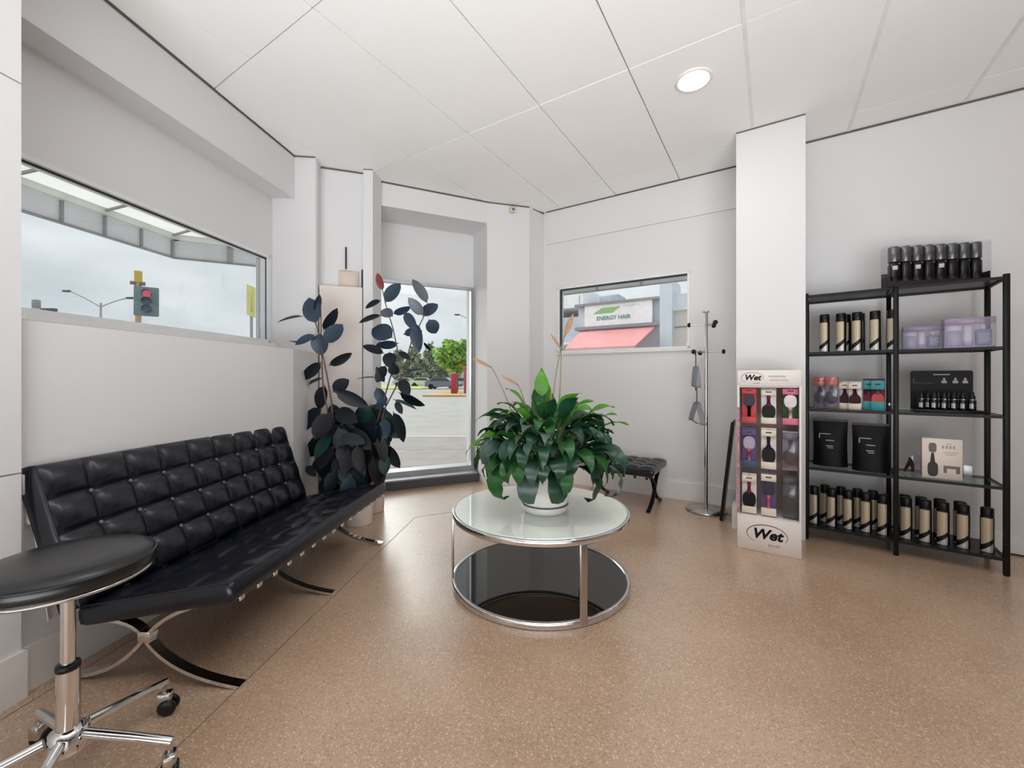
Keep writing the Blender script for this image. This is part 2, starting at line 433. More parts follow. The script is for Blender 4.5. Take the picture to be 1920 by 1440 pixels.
w = MB(); w.box(wx0-0.01, wx1+0.02, 4.135, 4.166, ZS-0.03, ZS-0.012); part('window_sill', w, TRIMW, win2)
# pillar and the wall behind the shelving
mb = MB(); mb.box(-0.234, 0.20, 3.59, 4.2, 0, 3.06)
struct('wall_pillar', mb, WALL, AB, 'square white pillar between the small window and the shelving')
mb = MB(); mb.box(-0.262, 0.190, 3.562, 4.17, 0, 0.165)
struct('baseboard_pillar', mb, TRIMW, AB)
mb = MB(); mb.box(T0+0.04, -0.262, 4.142, 4.17, 0, 0.165)
struct('baseboard_back', mb, TRIMW, AB)
mb = MB(); mb.box(0.19, 5.4, 4.03, 4.3, 0, 3.06)
struct('wall_right', mb, WALL, AB, 'white wall behind the black shelving')
mb = MB(); mb.box(0.215, 5.3, 4.012, 4.04, 0, 0.12)
struct('baseboard_right', mb, TRIMW, AB)
mb = MB(); mb.box(6.5, 6.75, -4.4, 1.2, 0, 3.06); struct('wall_far_right', mb, WALL)
mb = MB(); mb.box(-2.9, 6.75, -4.45, -4.2, 0, 3.06); struct('wall_rear', mb, WALL)

# dark strips that paint in the shade line where the tiles meet the walls
EDGE_SHADE = pm('edge_shade_paint', (104, 100, 96), 0.9)
def edge_shade(a, b, dz=0.012):
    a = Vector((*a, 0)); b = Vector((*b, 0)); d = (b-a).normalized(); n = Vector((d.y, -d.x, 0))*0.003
    g = MB(); g.prism([(a+n)[:2], (b+n)[:2], (b-n)[:2], (a-n)[:2]], CEIL-dz, CEIL+0.004); part('edge_shade_strip', g, EDGE_SHADE, ceiling)
edge_shade(rotp(AB, 0.20, 4.029), rotp(AB, 5.2, 4.029), 0.013); edge_shade(rotp(AB, -0.234, 3.589), rotp(AB, 0.20, 3.589), 0.010)
edge_shade(rotp(AB, T0+0.04, 4.147), rotp(AB, -0.236, 4.147), 0.011); edge_shade(rotp(AL, -2.264, 3.23), rotp(AL, -2.264, 1.0), 0.012)
edge_shade((-1.84, 3.476), (-1.672, 3.499), 0.010); edge_shade((-1.70, 3.659), (-1.345, 3.774), 0.016); edge_shade((-1.336, 3.699), (-1.255, 3.709), 0.008)
edge_shade(rotp(AD, 0.50, 4.093), rotp(AD, 1.60, 4.093), 0.013); edge_shade((-0.262, 4.386), (0.19, 4.514), 0.014); edge_shade((0.235, 4.569), (0.372, 4.709), 0.010)

# recessed downlight in view
def downlight(t, n, label, energy):
    x, y = rotp(AB, t, n)
    L = thing('ceiling_light', label, 'light', (x, y, CEIL-0.002), 0, 'recessed ceiling lights')
    r = MB(); r.lathe([(0.092, 0.006), (0.110, 0.002), (0.112, -0.004), (0.104, -0.010), (0.092, -0.006)], 36)
    part('trim_ring', r, TRIMW, L)
    d = MB(); d.disc((0, 0, -0.004), 0.093, 32)
    part('diffuser', d, pm('lit_diffuser', (255, 250, 240), 0.5, emit=((255, 244, 226), 6.0)), L)
    ld = bpy.data.lights.new('downlight_lamp', 'AREA'); ld.shape = 'DISK'; ld.size = 0.18; ld.energy = energy; ld.color = (1, 0.93, 0.84)
    lo = bpy.data.objects.new('downlight_lamp', ld); C.objects.link(lo); lo.parent = L; lo.location = (0, 0, -0.013)
    return L
downlight(-0.42, 2.81, 'round recessed ceiling light, lit, near the white pillar', 3)
# ------------------------------------------------------------------ sofa
def tufted(L, H, T, nx, ny, puff, res=9, pw=0.45, rand=0.0, edge=0.012):
    """closed cushion slab: X length, Y height, Z thickness; the +Z face is tufted in nx by ny puffs"""
    rnd = random.Random(3); mb = MB()
    NX, NY = nx*res, ny*res
    amp = [[1+rnd.uniform(-rand, rand) for _ in range(ny)] for _ in range(nx)]
    V = []
    for j in range(NY+1):
        for i in range(NX+1):
            a = abs(math.sin(PI*i/res)); b = abs(math.sin(PI*j/res))
            k = amp[min(i//res, nx-1)][min(j//res, ny-1)]
            h = puff*k*(a**pw)*(b**pw)
            # drawn-in buttons where seams cross
            ui = i/res; vj = j/res
            if 0.5 < ui < nx-0.5 and 0.5 < vj < ny-0.5:
                dd = math.hypot((ui-round(ui))*L/nx, (vj-round(vj))*H/ny)
                h -= 0.010*math.exp(-(dd/0.014)**2)
            V.append((L*i/NX, H*j/NY, T+h))
    F = []
    W = NX+1
    for j in range(NY):
        for i in range(NX): F.append((j*W+i, j*W+i+1, (j+1)*W+i+1, (j+1)*W+i))
    mb.add(V, F, True)
    # border: rounded side and flat back
    ring = [(i, 0) for i in range(NX)]+[(NX, j) for j in range(NY)]+[(i, NY) for i in range(NX, 0, -1)]+[(0, j) for j in range(NY, 0, -1)]
    n = len(ring); S = []
    for (inset, z) in ((0, T), (-edge*0.5, T-0.012), (-edge*0.6, T*0.5), (-edge*0.5, 0.012), (0.004, 0.0)):
        for (i, j) in ring:
            x, y = L*i/NX, H*j/NY
            x = min(max(x, inset), L-inset) if inset > 0 else x+(inset if i == 0 else -inset if i == NX else 0)
            y = min(max(y, inset), H-inset) if inset > 0 else y+(inset if j == 0 else -inset if j == NY else 0)
            S.append((x, y, z))
    FS = []
    for r in range(4):
        for k in range(n): FS.append((r*n+k, r*n+(k+1) % n, (r+1)*n+(k+1) % n, (r+1)*n+k))
    mb.add(S, FS, True); mb.add(S[4*n:], [list(range(n))], False)
    return mb
def axes(o, ex, ey, ez):
    M = Matrix.Identity(4)
    for k, e in enumerate((ex, ey, ez)):
        e = Vector(e).normalized()
        for r in range(3): M[r][k] = e[r]
    M.translation = Vector(o); return M
def curve(p0, p1, p2, n=12):
    p0, p1, p2 = Vector(p0), Vector(p1), Vector(p2)
    return [(1-t)**2*p0+2*t*(1-t)*p1+t*t*p2 for t in [i/n for i in range(n+1)]]

SOFA_RZ = math.radians(-4.5)
# local: +x towards the room, +y along the sofa away from the camera; origin under the near front foot
sofa = thing('tufted_sofa', 'long black leather sofa with deep-buttoned back and crossed chrome legs under the long window', 'sofa', (-1.0, 1.53, 0), SOFA_RZ)
SL = 1.43
# seat: slopes down towards the back
k0 = Vector((0.0, -0.045, 0.335)); sl = math.radians(10.8)
ey = Vector((-math.cos(sl), 0, -math.sin(sl))); ez = Vector((-math.sin(sl), 0, math.cos(sl)))
M = axes(k0, (0, 1, 0), ey, ez)
if M.to_3x3().determinant() < 0:
    M = axes(k0+Vector((0, SL, 0)), (0, -1, 0), ey, ez)
seat = part('seat_cushion', tufted(SL, 0.60, 0.072, 9, 4, 0.012, 8, 0.35, 0.5), LEATHER, sofa, M=M)
# backrest leaning back
lean = math.radians(19.5)
b0 = Vector((-0.565, -0.085, 0.318)); by = Vector((-math.sin(lean), 0, math.cos(lean))); bz = Vector((math.cos(lean), 0, math.sin(lean)))
M = axes(b0-bz*0.085, (0, 1, 0), by, bz)
BH = 0.535
back = part('back_cushion', tufted(SL, BH, 0.085, 9, 4, 0.030, 10, 0.42, 0.12), LEATHER, sofa, M=M)
BUT = pm('leather_button', (120, 122, 130), 0.25, noise=(30, 0.1))
bt = MB(); bt.lathe([(0.0075, -0.004), (0.0085, 0.0), (0.006, 0.003), (0.0, 0.0042)], 10); bme = bt.mesh('button', BUT)
for i in range(1, 9):
    for j in range(1, 4): link('button', bme, back, (SL*i/9, BH*j/4, 0.085-0.004))
for x in (0.004, SL-0.004):
    pp = MB(); pp.tube([(x, y, 0.087) for y in (0.0, BH/2, BH)], 0.004, 6); part('piping', pp, LEATHER2, back)
for pa in ([(0.0, 0.002, 0.074), (SL/2, 0.002, 0.074), (SL, 0.002, 0.074)], [(0.002, 0.0, 0.074), (0.002, 0.6, 0.074)], [(SL-0.002, 0.0, 0.074), (SL-0.002, 0.6, 0.074)]):
    pp = MB(); pp.tube(pa, 0.0045, 6); part('piping', pp, LEATHER2, seat)
# seat platform straps with chrome tips under the front edge
STR = MB(); STR.rbox(-0.004, 0.004, -0.013, 0.013, -0.016, 0.004, 0.003, 1); sme = STR.mesh('strap_tip', CHROME)
for k in range(15): link('strap_tip', sme, sofa, (-0.004, 0.0+k*0.0955, 0.338))
pl = MB(); pl.box(-0.57, -0.02, 0.0, 1.34, -0.010, 0.0, M=Matrix.Translation((0, 0, 0.337)) @ Matrix.Rotation(-sl, 4, 'Y'))
part('seat_webbing', pl, LEATHER2, sofa)
for y, mt in ((0.0, CHROME), (0.66, CHROME), (1.32, CHROME)):
    fr = MB()
    fr.bar(curve((0.0, y, 0.006), (-0.29, y, 0.035), (-0.385, y, 0.175), 12)+curve((-0.385, y, 0.175), (-0.43, y, 0.235), (-0.56, y, 0.232), 6)[1:], (0, 1, 0), 0.036, 0.013)
    f = part('leg_frame', fr, mt, sofa)
    fr = MB()
    fr.bar(curve((-0.70, y, 0.006), (-0.49, y, 0.02), (-0.375, y, 0.175), 12)+curve((-0.375, y, 0.175), (-0.27, y, 0.30), (-0.03, y, 0.330), 8)[1:], (0, 1, 0), 0.036, 0.013)
    part('leg_frame', fr, mt, sofa)
    wd = MB(); wd.rbox(-0.405, -0.355, y-0.02, y+0.02, 0.155, 0.195, 0.004); part('leg_joint', wd, mt, sofa)
    bk = MB(); bk.bar([(-0.56, y, 0.236), (-0.63, y, 0.25), (-0.665, y, 0.32), (-0.80, y, 0.70)], (0, 1, 0), 0.034, 0.012); part('back_bar', bk, mt, sofa)

# ------------------------------------------------------------------ ottoman
ox, oy = rotp(AB, -1.15, 3.56)
ott = thing('tufted_ottoman', 'small black leather footstool with crossed legs against the back wall', 'footstool', (ox, oy, 0), AB)
# local x along the wall, y away from the camera
M = axes((-0.30, 0.0, 0.315), (1, 0, 0), (0, 1, 0.0), (0, 0, 1))
o_seat = part('seat_cushion', tufted(0.60, 0.50, 0.062, 5, 4, 0.018, 8, 0.4, 0.3), LEATHER, ott, M=M)
for i in range(1, 5):
    for j in range(1, 4): link('button', bme, o_seat, (0.12*i, 0.125*j, 0.060))
for x in (-0.255, 0.255):
    fr = MB(); fr.bar(curve((x, 0.02, 0.006), (x, 0.21, 0.05), (x, 0.26, 0.165), 10)+curve((x, 0.26, 0.165), (x, 0.32, 0.28), (x, 0.47, 0.312), 8)[1:], (1, 0, 0), 0.032, 0.012)
    part('leg_frame', fr, BLACKM, ott)
    fr = MB(); fr.bar(curve((x, 0.48, 0.006), (x, 0.30, 0.05), (x, 0.24, 0.165), 10)+curve((x, 0.24, 0.165), (x, 0.18, 0.28), (x, 0.03, 0.312), 8)[1:], (1, 0, 0), 0.032, 0.012)
    part('leg_frame', fr, BLACKM, ott)
for k in range(6):
    st = MB(); st.rbox(-0.25+k*0.1-0.012, -0.25+k*0.1+0.012, 0.0, 0.006, 0.285, 0.318, 0.003, 1); part('strap', st, LEATHER2, ott)
wb = MB(); wb.box(-0.28, 0.28, 0.02, 0.48, 0.305, 0.316); part('seat_webbing', wb, LEATHER2, ott)

# ------------------------------------------------------------------ wheeled stool
stool = thing('salon_stool', 'wheeled stool with round black seat on a chrome gas lift, near left corner', 'stool', (-1.24, 1.15, 0))
s = MB(); s.lathe([(0.0, 0.596), (0.155, 0.592), (0.180, 0.595), (0.188, 0.606), (0.188, 0.628), (0.179, 0.643), (0.155, 0.651), (0.10, 0.654), (0.0, 0.654)], 48)
part('seat', s, LEATHER2, stool)
s = MB(); s.tube([(0.1875*math.cos(2*PI*i/48), 0.1875*math.sin(2*PI*i/48), 0.632) for i in range(48)], 0.0035, 6, closed=True); part('seat_piping', s, LEATHER, stool)
s = MB(); s.lathe([(0.150, 0.584), (0.181, 0.587), (0.184, 0.594), (0.150, 0.595)], 48); part('seat_rim', s, CHROME2, stool)
s = MB(); s.box(-0.07, 0.07, -0.07, 0.07, 0.580, 0.592); s.cyl((0, 0, 0.56), (0, 0, 0.582), 0.022, 20); part('seat_plate', s, BLACKM, stool)
s = MB(); s.cyl((0, 0, 0.34), (0, 0, 0.582), 0.0155, 24); part('gas_lift', s, CHROME, stool)
s = MB(); s.cyl((0, 0, 0.13), (0, 0, 0.338), 0.0245, 28); part('lift_cover', s, CHROME, stool)
s = MB(); s.lathe([(0.0155, 0.352), (0.025, 0.350), (0.0262, 0.343), (0.0255, 0.334), (0.0155, 0.334)], 28); part('cover_cap', s, BLACKP, stool)
s = MB(); s.lathe([(0.0, 0.105), (0.038, 0.105), (0.041, 0.115), (0.040, 0.165), (0.0245, 0.172)], 28); part('base_hub', s, CHROME, stool)
s = MB(); s.cyl((-0.19, -0.11, 0.585), (-0.30, -0.18, 0.60), 0.006, 8); s.rbox(-0.33, -0.29, -0.20, -0.165, 0.59, 0.612, 0.006); part('height_lever', s, BLACKP, stool)
for k in range(5):
    a = math.radians(78.5+72*k); ca, sa = math.cos(a), math.sin(a)
    lg = MB(); lg.tube([(0.045*ca, 0.045*sa, 0.150), (0.16*ca, 0.16*sa, 0.128), (0.268*ca, 0.268*sa, 0.104)], [0.0135, 0.0125, 0.012], 12)
    l = part('leg', lg, CHROME, stool)
    cs = MB(); cx, cy = 0.262*ca, 0.262*sa
    cs.cyl((cx, cy, 0.070), (cx, cy, 0.104), 0.007, 10); cs.rbox(-0.016, 0.016, -0.024, 0.020, 0.032, 0.074, 0.006, 2, Matrix.Translation((cx, cy, 0)) @ RZ(a+0.5))
    part('caster_fork', cs, CHROME2, l)
    wh = MB(); Mw = Matrix.Translation((cx, cy, 0.027)) @ RZ(a+0.5) @ Matrix.Translation((0, -0.012, 0)) @ Matrix.Rotation(PI/2, 4, 'Y')
    for zz in (-0.021, 0.006): wh.lathe([(0.0, zz), (0.022, zz), (0.027, zz+0.004), (0.027, zz+0.011), (0.022, zz+0.015), (0.0, zz+0.015)], 18, Mw)
    part('caster_wheel', wh, BLACKP, l)

# ------------------------------------------------------------------ coffee table
TC = (0.16, 2.364); TR = 0.50
table = thing('coffee_table', 'round two-tier coffee table, frosted glass top and black glass shelf in chrome hoops', 'table', (TC[0], TC[1], 0))
def hoop(z0, z1, r0=TR-0.016, r1=TR, seg=72):
    h = MB(); h.lathe([(r0, z0), (r0, z1), (r1-0.004, z1), (r1, z1-0.005), (r1, z0+0.005), (r1-0.004, z0), (r0, z0)], seg); return h
part('top_hoop', hoop(0.376, 0.408), CHROME, table)
part('base_hoop', hoop(0.0, 0.034), CHROME, table)
frost = bpy.data.materials.new('frosted_glass_top'); frost.use_nodes = True
_b = frost.node_tree.nodes['Principled BSDF']; _tc = frost.node_tree.nodes.new('ShaderNodeTexCoord'); _n = frost.node_tree.nodes.new('ShaderNodeTexNoise')
_r = frost.node_tree.nodes.new('ShaderNodeValToRGB'); _n.inputs['Scale'].default_value = 1.6
frost.node_tree.links.new(_tc.outputs['Object'], _n.inputs['Vector']); frost.node_tree.links.new(_n.outputs['Fac'], _r.inputs['Fac'])
_r.color_ramp.elements[0].color = (*lin((236, 244, 235)), 1); _r.color_ramp.elements[1].color = (*lin((242, 246, 232)), 1)
frost.node_tree.links.new(_r.outputs['Color'], _b.inputs['Base Color'])
_b.inputs['Roughness'].default_value = 0.5; _b.inputs['Coat Weight'].default_value = 1.0; _b.inputs['Coat Roughness'].default_value = 0.02; _b.inputs['Coat IOR'].default_value = 1.75
g = MB(); g.lathe([(0.0, 0.398), (TR-0.017, 0.398), (TR-0.017, 0.409), (TR-0.019, 0.411), (0.0, 0.411)], 72, smooth=False)
part('glass_top', g, frost, table)
g = MB(); g.lathe([(0.0, 0.016), (TR-0.017, 0.016), (TR-0.017, 0.027), (0.0, 0.027)], 72, smooth=False)
part('glass_shelf', g, pm('black_glass', (8, 8, 10), 0.03, noise=(3, 0.05), spec=0.7), table, label='black mirror-like glass shelf')
for a in (188, 290, 52):
    a = math.radians(a)
    p = MB(); p.rbox(-0.020, 0.020, -0.006, 0.006, 0.006, 0.382, 0.003, 2, Matrix.Translation(((TR-0.006)*math.cos(a), (TR-0.006)*math.sin(a), 0)) @ RZ(a+PI/2))
    part('post', p, CHROME2, table)

# ------------------------------------------------------------------ peace lily
LP = (0.185, 2.30); LZ = 0.4115
lily = thing('peace_lily', 'peace lily with drooping green leaves in a white bowl on the table', 'plant', (LP[0], LP[1], LZ))
POT = pm('white_glazed_pot', (236, 234, 231), 0.25, noise=(4, 0.02), coat=0.3)
pt = MB(); pt.lathe([(0.0, 0.018), (0.112, 0.018), (0.124, 0.045), (0.140, 0.14), (0.146, 0.20), (0.150, 0.215), (0.142, 0.218), (0.136, 0.20), (0.0, 0.195)], 40)
part('pot', pt, POT, lily)
pt = MB(); pt.lathe([(0.0, 0.0), (0.108, 0.0), (0.122, 0.006), (0.133, 0.040), (0.129, 0.042), (0.118, 0.018), (0.0, 0.016)], 40)
part('saucer', pt, POT, lily)
pt = MB(); pt.lathe([(0.1255, 0.043), (0.1265, 0.046), (0.126, 0.049)], 40); part('pot_ring', pt, DARKST, lily)
pt = MB(); pt.lathe([(0.0, 0.1955), (0.134, 0.1965), (0.0, 0.2)], 24); part('soil', pt, pm('potting_soil', (52, 42, 34), 0.95, noise=(40, 0.4), bump=(60, 0.8)), lily)
LG = [pm('lily_leaf_dark', (30, 66, 46), 0.30, noise=(9, 0.28), trans=0.18, spec=0.55), pm('lily_leaf_mid', (44, 92, 44), 0.32, noise=(9, 0.25), trans=0.25), pm('lily_leaf_bright', (92, 158, 52), 0.35, noise=(9, 0.2), trans=0.4),
      pm('lily_leaf_grey', (66, 88, 82), 0.32, noise=(9, 0.22), trans=0.15)]
STEMG = pm('lily_stem', (84, 122, 62), 0.5)
def blade(az, r0, elev0, plen, blen, w, droop, twist=0.0, fold=0.25):
    """petiole rising from the pot then a lance-shaped blade arching over; returns MB (0 leaf, 1 stem)"""
    m = MB(); d = Vector((math.cos(az), math.sin(az), 0)); side = Vector((-d.y, d.x, 0))
    p = d*r0+Vector((0, 0, 0.19)); e = elev0; pts = [p.copy()]
    n1 = 4
    for i in range(n1):
        p = p+(d*math.cos(e)+Vector((0, 0, 1))*math.sin(e))*plen/n1; e -= droop*0.10; pts.append(p.copy())
    m.tube(pts, [0.0035, 0.003, 0.0028, 0.0025, 0.002], 5, 1)
    N = 8; rows = []
    for i in range(N+1):
        t = i/N
        wd = w*0.5*(math.sin(PI*min(1, t**0.72))**1.05)*(1 if t < 1 else 0)
        dirv = d*math.cos(e)+Vector((0, 0, 1))*math.sin(e); up = side.cross(dirv) if False else dirv.cross(side)*-1
        sd = (side*math.cos(twist)+up*math.sin(twist)).normalized(); un = dirv.cross(sd)
        if un.z < 0: un = -un
        lift = wd*fold; wav = 0.006*math.sin(t*9+az*3)
        rows.append((p-sd*wd+un*(lift+wav), p.copy(), p+sd*wd+un*(lift-wav)))
        if i < N: p = p+dirv*blen/N; e -= droop*(0.16+0.05*i)
    V = [q for r in rows for q in r]; F = []
    for i in range(N):
        a = i*3; F += [(a, a+1, a+4, a+3), (a+1, a+2, a+5, a+4)]
    m.add(V, F, True, 0)
    return m
rnd = random.Random(21)
N_LEAF = 165
for i in range(N_LEAF):
    az = i*2.39996+rnd.uniform(-0.2, 0.2); u = i/N_LEAF
    if u < 0.45:   # outer, drooping
        b = blade(az, rnd.uniform(0.05, 0.1), rnd.uniform(0.75, 1.15), rnd.uniform(0.15, 0.25), rnd.uniform(0.20, 0.28), rnd.uniform(0.07, 0.095), rnd.uniform(0.9, 1.5), rnd.uniform(-0.5, 0.5))
        mt = LG[rnd.choice((0, 0, 0, 1, 1, 1, 3))]
    elif u < 0.8:
        b = blade(az, rnd.uniform(0.02, 0.08), rnd.uniform(1.0, 1.35), rnd.uniform(0.22, 0.32), rnd.uniform(0.18, 0.25), rnd.uniform(0.065, 0.09), rnd.uniform(0.7, 1.2), rnd.uniform(-0.5, 0.5))
        mt = LG[rnd.choice((0, 0, 1, 1, 3))]
    else:
        b = blade(az, rnd.uniform(0.0, 0.05), rnd.uniform(1.15, 1.5), rnd.uniform(0.25, 0.36), rnd.uniform(0.16, 0.22), rnd.uniform(0.06, 0.085), rnd.uniform(0.35, 0.9), rnd.uniform(-0.5, 0.5))
        mt = LG[rnd.choice((0, 1, 1, 2))]
    part('leaf', b, [mt, STEMG], lily)
for az, e, pl_, bl, w, dr_, mi in ((3.25, 0.75, 0.27, 0.21, 0.085, 0.75, 2), (3.45, 0.95, 0.27, 0.2, 0.08, 0.8, 2), (0.15, 0.98, 0.33, 0.20, 0.07, 0.45, 2), (-0.1, 0.9, 0.33, 0.2, 0.07, 0.5, 2), (1.75, 1.5, 0.44, 0.17, 0.085, -0.05, 2), (1.5, 1.4, 0.38, 0.19, 0.085, 0.0, 2), (3.3, 0.95, 0.20, 0.24, 0.095, 0.85, 2), (3.6, 0.8, 0.2, 0.22, 0.09, 1.1, 2), (1.9, 1.45, 0.38, 0.15, 0.085, -0.05, 1), (1.2, 1.40, 0.30, 0.17, 0.08, 0.1, 1), (0.35, 1.05, 0.26, 0.20, 0.07, 0.55, 2), (0.1, 0.95, 0.26, 0.2, 0.075, 0.6, 1), (2.6, 1.2, 0.26, 0.17, 0.085, 0.55, 1),
        (4.85, 0.75, 0.15, 0.33, 0.115, 1.75, 0), (4.35, 0.7, 0.15, 0.32, 0.11, 1.7, 3), (5.4, 0.7, 0.2, 0.33, 0.10, 1.6, 0), (3.9, 0.7, 0.2, 0.33, 0.11, 1.6, 1), (5.9, 0.6, 0.24, 0.33, 0.10, 1.5, 0), (4.6, 0.9, 0.2, 0.24, 0.10, 1.25, 0), (4.95, 0.85, 0.17, 0.24, 0.105, 1.45, 3), (4.25, 0.85, 0.2, 0.25, 0.10, 1.3, 1), (4.75, 1.15, 0.2, 0.2, 0.095, 0.95, 3)):
    part('leaf', blade(az, 0.05, e, pl_, bl, w, dr_, 0.2), [LG[mi], STEMG], lily)
DRY = pm('dry_spathe', (176, 142, 108), 0.6, noise=(12, 0.2), trans=0.3); DRYS = pm('dry_stalk', (128, 122, 84), 0.6)
def flower(p0, p1, p2, tip, w):
    m = MB(); pts = curve(p0, p1, p2, 10); m.tube(pts, 0.0028, 6, 1)
    p2, tip = Vector(p2), Vector(tip); d = tip-p2; sd = d.cross(Vector((0, 1, 0.2))).normalized(); nn = d.cross(sd).normalized()
    rows = []
    for i in range(7):
        t = i/6; wd = w*math.sin(PI*min(1, t*0.93+0.05))
        q = p2+d*t; rows += [q-sd*wd*0.5+nn*wd*0.25, q, q+sd*wd*0.5+nn*wd*0.25]
    F = []
    for i in range(6): F += [(3*i, 3*i+1, 3*i+4, 3*i+3), (3*i+1, 3*i+2, 3*i+5, 3*i+4)]
    m.add(rows, F, True, 0); m.tube([p2, p2+d*0.3-nn*0.006, p2+d*0.55-nn*0.008], 0.005, 6, 1)
    part('flower', m, [DRY, DRYS], lily, label='dried beige flower on a long stalk')
def rel(x, y, d): return px(x, y, d)-Vector((LP[0], LP[1], LZ))
flower((-0.06, 0.02, 0.19), rel(952, 740, 2.28), rel(922, 689, 2.25), rel(885, 671, 2.22), 0.02)
flower((0.03, 0.03, 0.19), rel(1030, 720, 2.35), rel(1058, 632, 2.4), rel(1075, 588, 2.42), 0.035)
flower((0.05, 0.02, 0.19), rel(1053, 720, 2.33), rel(1052, 655, 2.3), rel(1032, 625, 2.28), 0.016)
flower((-0.02, 0.04, 0.19), rel(985, 745, 2.38), rel(972, 722, 2.38), rel(940, 704, 2.36), 0.018)
flower((0.0, -0.05, 0.19), rel(1033, 790, 2.2), rel(1033, 765, 2.2), rel(1033, 735, 2.2), 0.010)

# ------------------------------------------------------------------ rubber plants
RL = [pm('rubber_leaf_dark', (15, 24, 31), 0.42, noise=(7, 0.25), spec=0.28), pm('rubber_leaf_blue', (38, 56, 74), 0.38, noise=(7, 0.22), spec=0.4), pm('rubber_leaf_grey', (92, 98, 108), 0.35, noise=(7, 0.18), trans=0.15),
      pm('rubber_leaf_green', (20, 54, 46), 0.4, noise=(7, 0.2), spec=0.35), pm('rubber_leaf_red', (128, 52, 52), 0.4, noise=(7, 0.2)), pm('rubber_leaf_brown', (27, 25, 29), 0.45, noise=(7, 0.2), spec=0.28)]
RSTEM = pm('rubber_stem', (92, 72, 66), 0.6, noise=(12, 0.2))
def rubber_leaf(root, base, tip, wpx_, dmid, mi, face=(0, -1, 0.35), jit=0.0):
    """oval leaf between two scene points; narrow on film means turned edge-on"""
    base, tip = Vector(base), Vector(tip); ax = tip-base; Ln = ax.length; ax.normalize()
    wpx_ *= 1.05; tip = base+(tip-base)*1.14; Ln *= 1.14; wr = max(wpx_/772*dmid, 0.38*Ln); wv = wpx_/772*dmid
    n = Vector(face); n = (n-ax*n.dot(ax)).normalized(); s0 = ax.cross(n)
    ang = math.acos(min(1, wv/wr))*(1 if (int(base.x*1000) % 2) else -1)
    s = (s0*math.cos(ang)+n*math.sin(ang)).normalized(); nn = s.cross(ax)
    if nn.y > 0: nn = -nn
    N = 7; V = []; F = []; m = MB()
    for i in range(N+1):
        t = i/N; w = 0.5*wr*math.sin(PI*(0.03+0.96*t**0.9))**0.66 if 0 < i < N else 0.0015
        c = base+ax*(0.05*Ln+0.95*Ln*t)-nn*(0.06*Ln*(t-0.4)**2*2)
        lift = w*0.22
        V += [c-s*w+nn*lift, c, c+s*w+nn*lift]
    for i in range(N): F += [(3*i, 3*i+1, 3*i+4, 3*i+3), (3*i+1, 3*i+2, 3*i+5, 3*i+4)]
    m.add(V, F, True, 0); m.tube([base, base+ax*0.12*Ln], 0.0028, 5, 1)
    part('leaf', m, [RL[mi], RSTEM], root)
def c5(x, y): return (500+x/3.13, 480+y/3.13)
def rubber(label, loc, D, stems, leaves, pot_r, pot_h, pot_mat, fill):
    root = thing('rubber_plant', label, 'plant', (0, 0, 0)); root.location = loc
    L0 = Vector(loc); rr = random.Random(int(D*100))
    p = MB(); p.lathe([(0.0, 0.0), (pot_r*0.80, 0.0), (pot_r*0.84, 0.008), (pot_r*0.97, pot_h*0.94), (pot_r, pot_h*0.95), (pot_r, pot_h), (pot_r*0.93, pot_h), (pot_r*0.9, pot_h*0.88), (0.0, pot_h*0.87)], 32)
    part('pot', p, pot_mat, root)
    p = MB(); p.lathe([(0.0, pot_h*0.875), (pot_r*0.9, pot_h*0.88), (0.0, pot_h*0.91)], 20); part('soil', p, MATS['potting_soil'], root)
    for pts in stems:
        s = MB(); P = [px(*c5(x, y), D+o)-L0 for x, y, o in pts]
        P = [Vector((rr.uniform(-0.03, 0.03), rr.uniform(-0.03, 0.03), pot_h*0.86))]+P
        s.tube(P, [0.008-0.005*i/len(P) for i in range(len(P))], 7); part('stem', s, RSTEM, root)
    leaves = leaves+[(lambda bx_, by2, a_, l_, w2, k2: (bx_, by2, bx_+l_*math.sin(a_), by2+l_*math.cos(a_), w2, k2))(rr.uniform(*fill[0]), rr.uniform(*fill[1]), rr.uniform(-1.0, 1.0), rr.uniform(110, 170), rr.uniform(60, 95), rr.choice((0, 0, 0, 1, 5, 3))) for _ in range(fill[2])]
    for (x0, y0, x1, y1, w, mi) in leaves:
        o = rr.uniform(-0.10, 0.10); ot = rr.uniform(-0.06, 0.06)
        rubber_leaf(root, px(*c5(x0, y0), D+o)-L0, px(*c5(x1, y1), D+o+ot)-L0, w/3.13, D, mi, (rr.uniform(-.2, .2), -1, rr.uniform(0.1, 0.6)))
    return root
A = [(290,400,250,262,98,1),(215,350,75,382,38,0),(285,330,310,240,26,0),(330,440,405,325,30,0),(340,515,432,412,92,1),(308,450,318,568,96,1),(285,460,180,512,46,1),(205,500,132,499,10,0),
     (362,645,485,580,36,0),(322,620,218,716,38,0),(332,712,192,786,52,0),(342,755,308,885,84,0),(395,790,572,872,66,0),(385,800,470,735,80,0),(325,885,218,1008,96,0),(378,915,290,1055,104,5),(395,905,515,965,96,0),
     (382,1010,246,1165,78,0),(415,1000,482,1165,104,5),(230,1230,282,1285,46,0),(400,1060,340,1190,80,0),(410,1120,500,1200,90,0),(395,1180,345,1380,60,5),(420,1160,440,1330,90,0),(400,1250,360,1390,70,0),
     (430,1200,520,1330,90,0),(440,1240,450,1400,90,3),(470,1230,560,1380,90,0),(450,1130,560,1190,80,5),(420,1060,560,1090,70,0),(400,960,330,1060,90,0),(380,860,420,990,80,0),(430,1010,530,1120,86,0),(390,1120,330,1290,60,0),(440,1290,400,1420,70,0)]
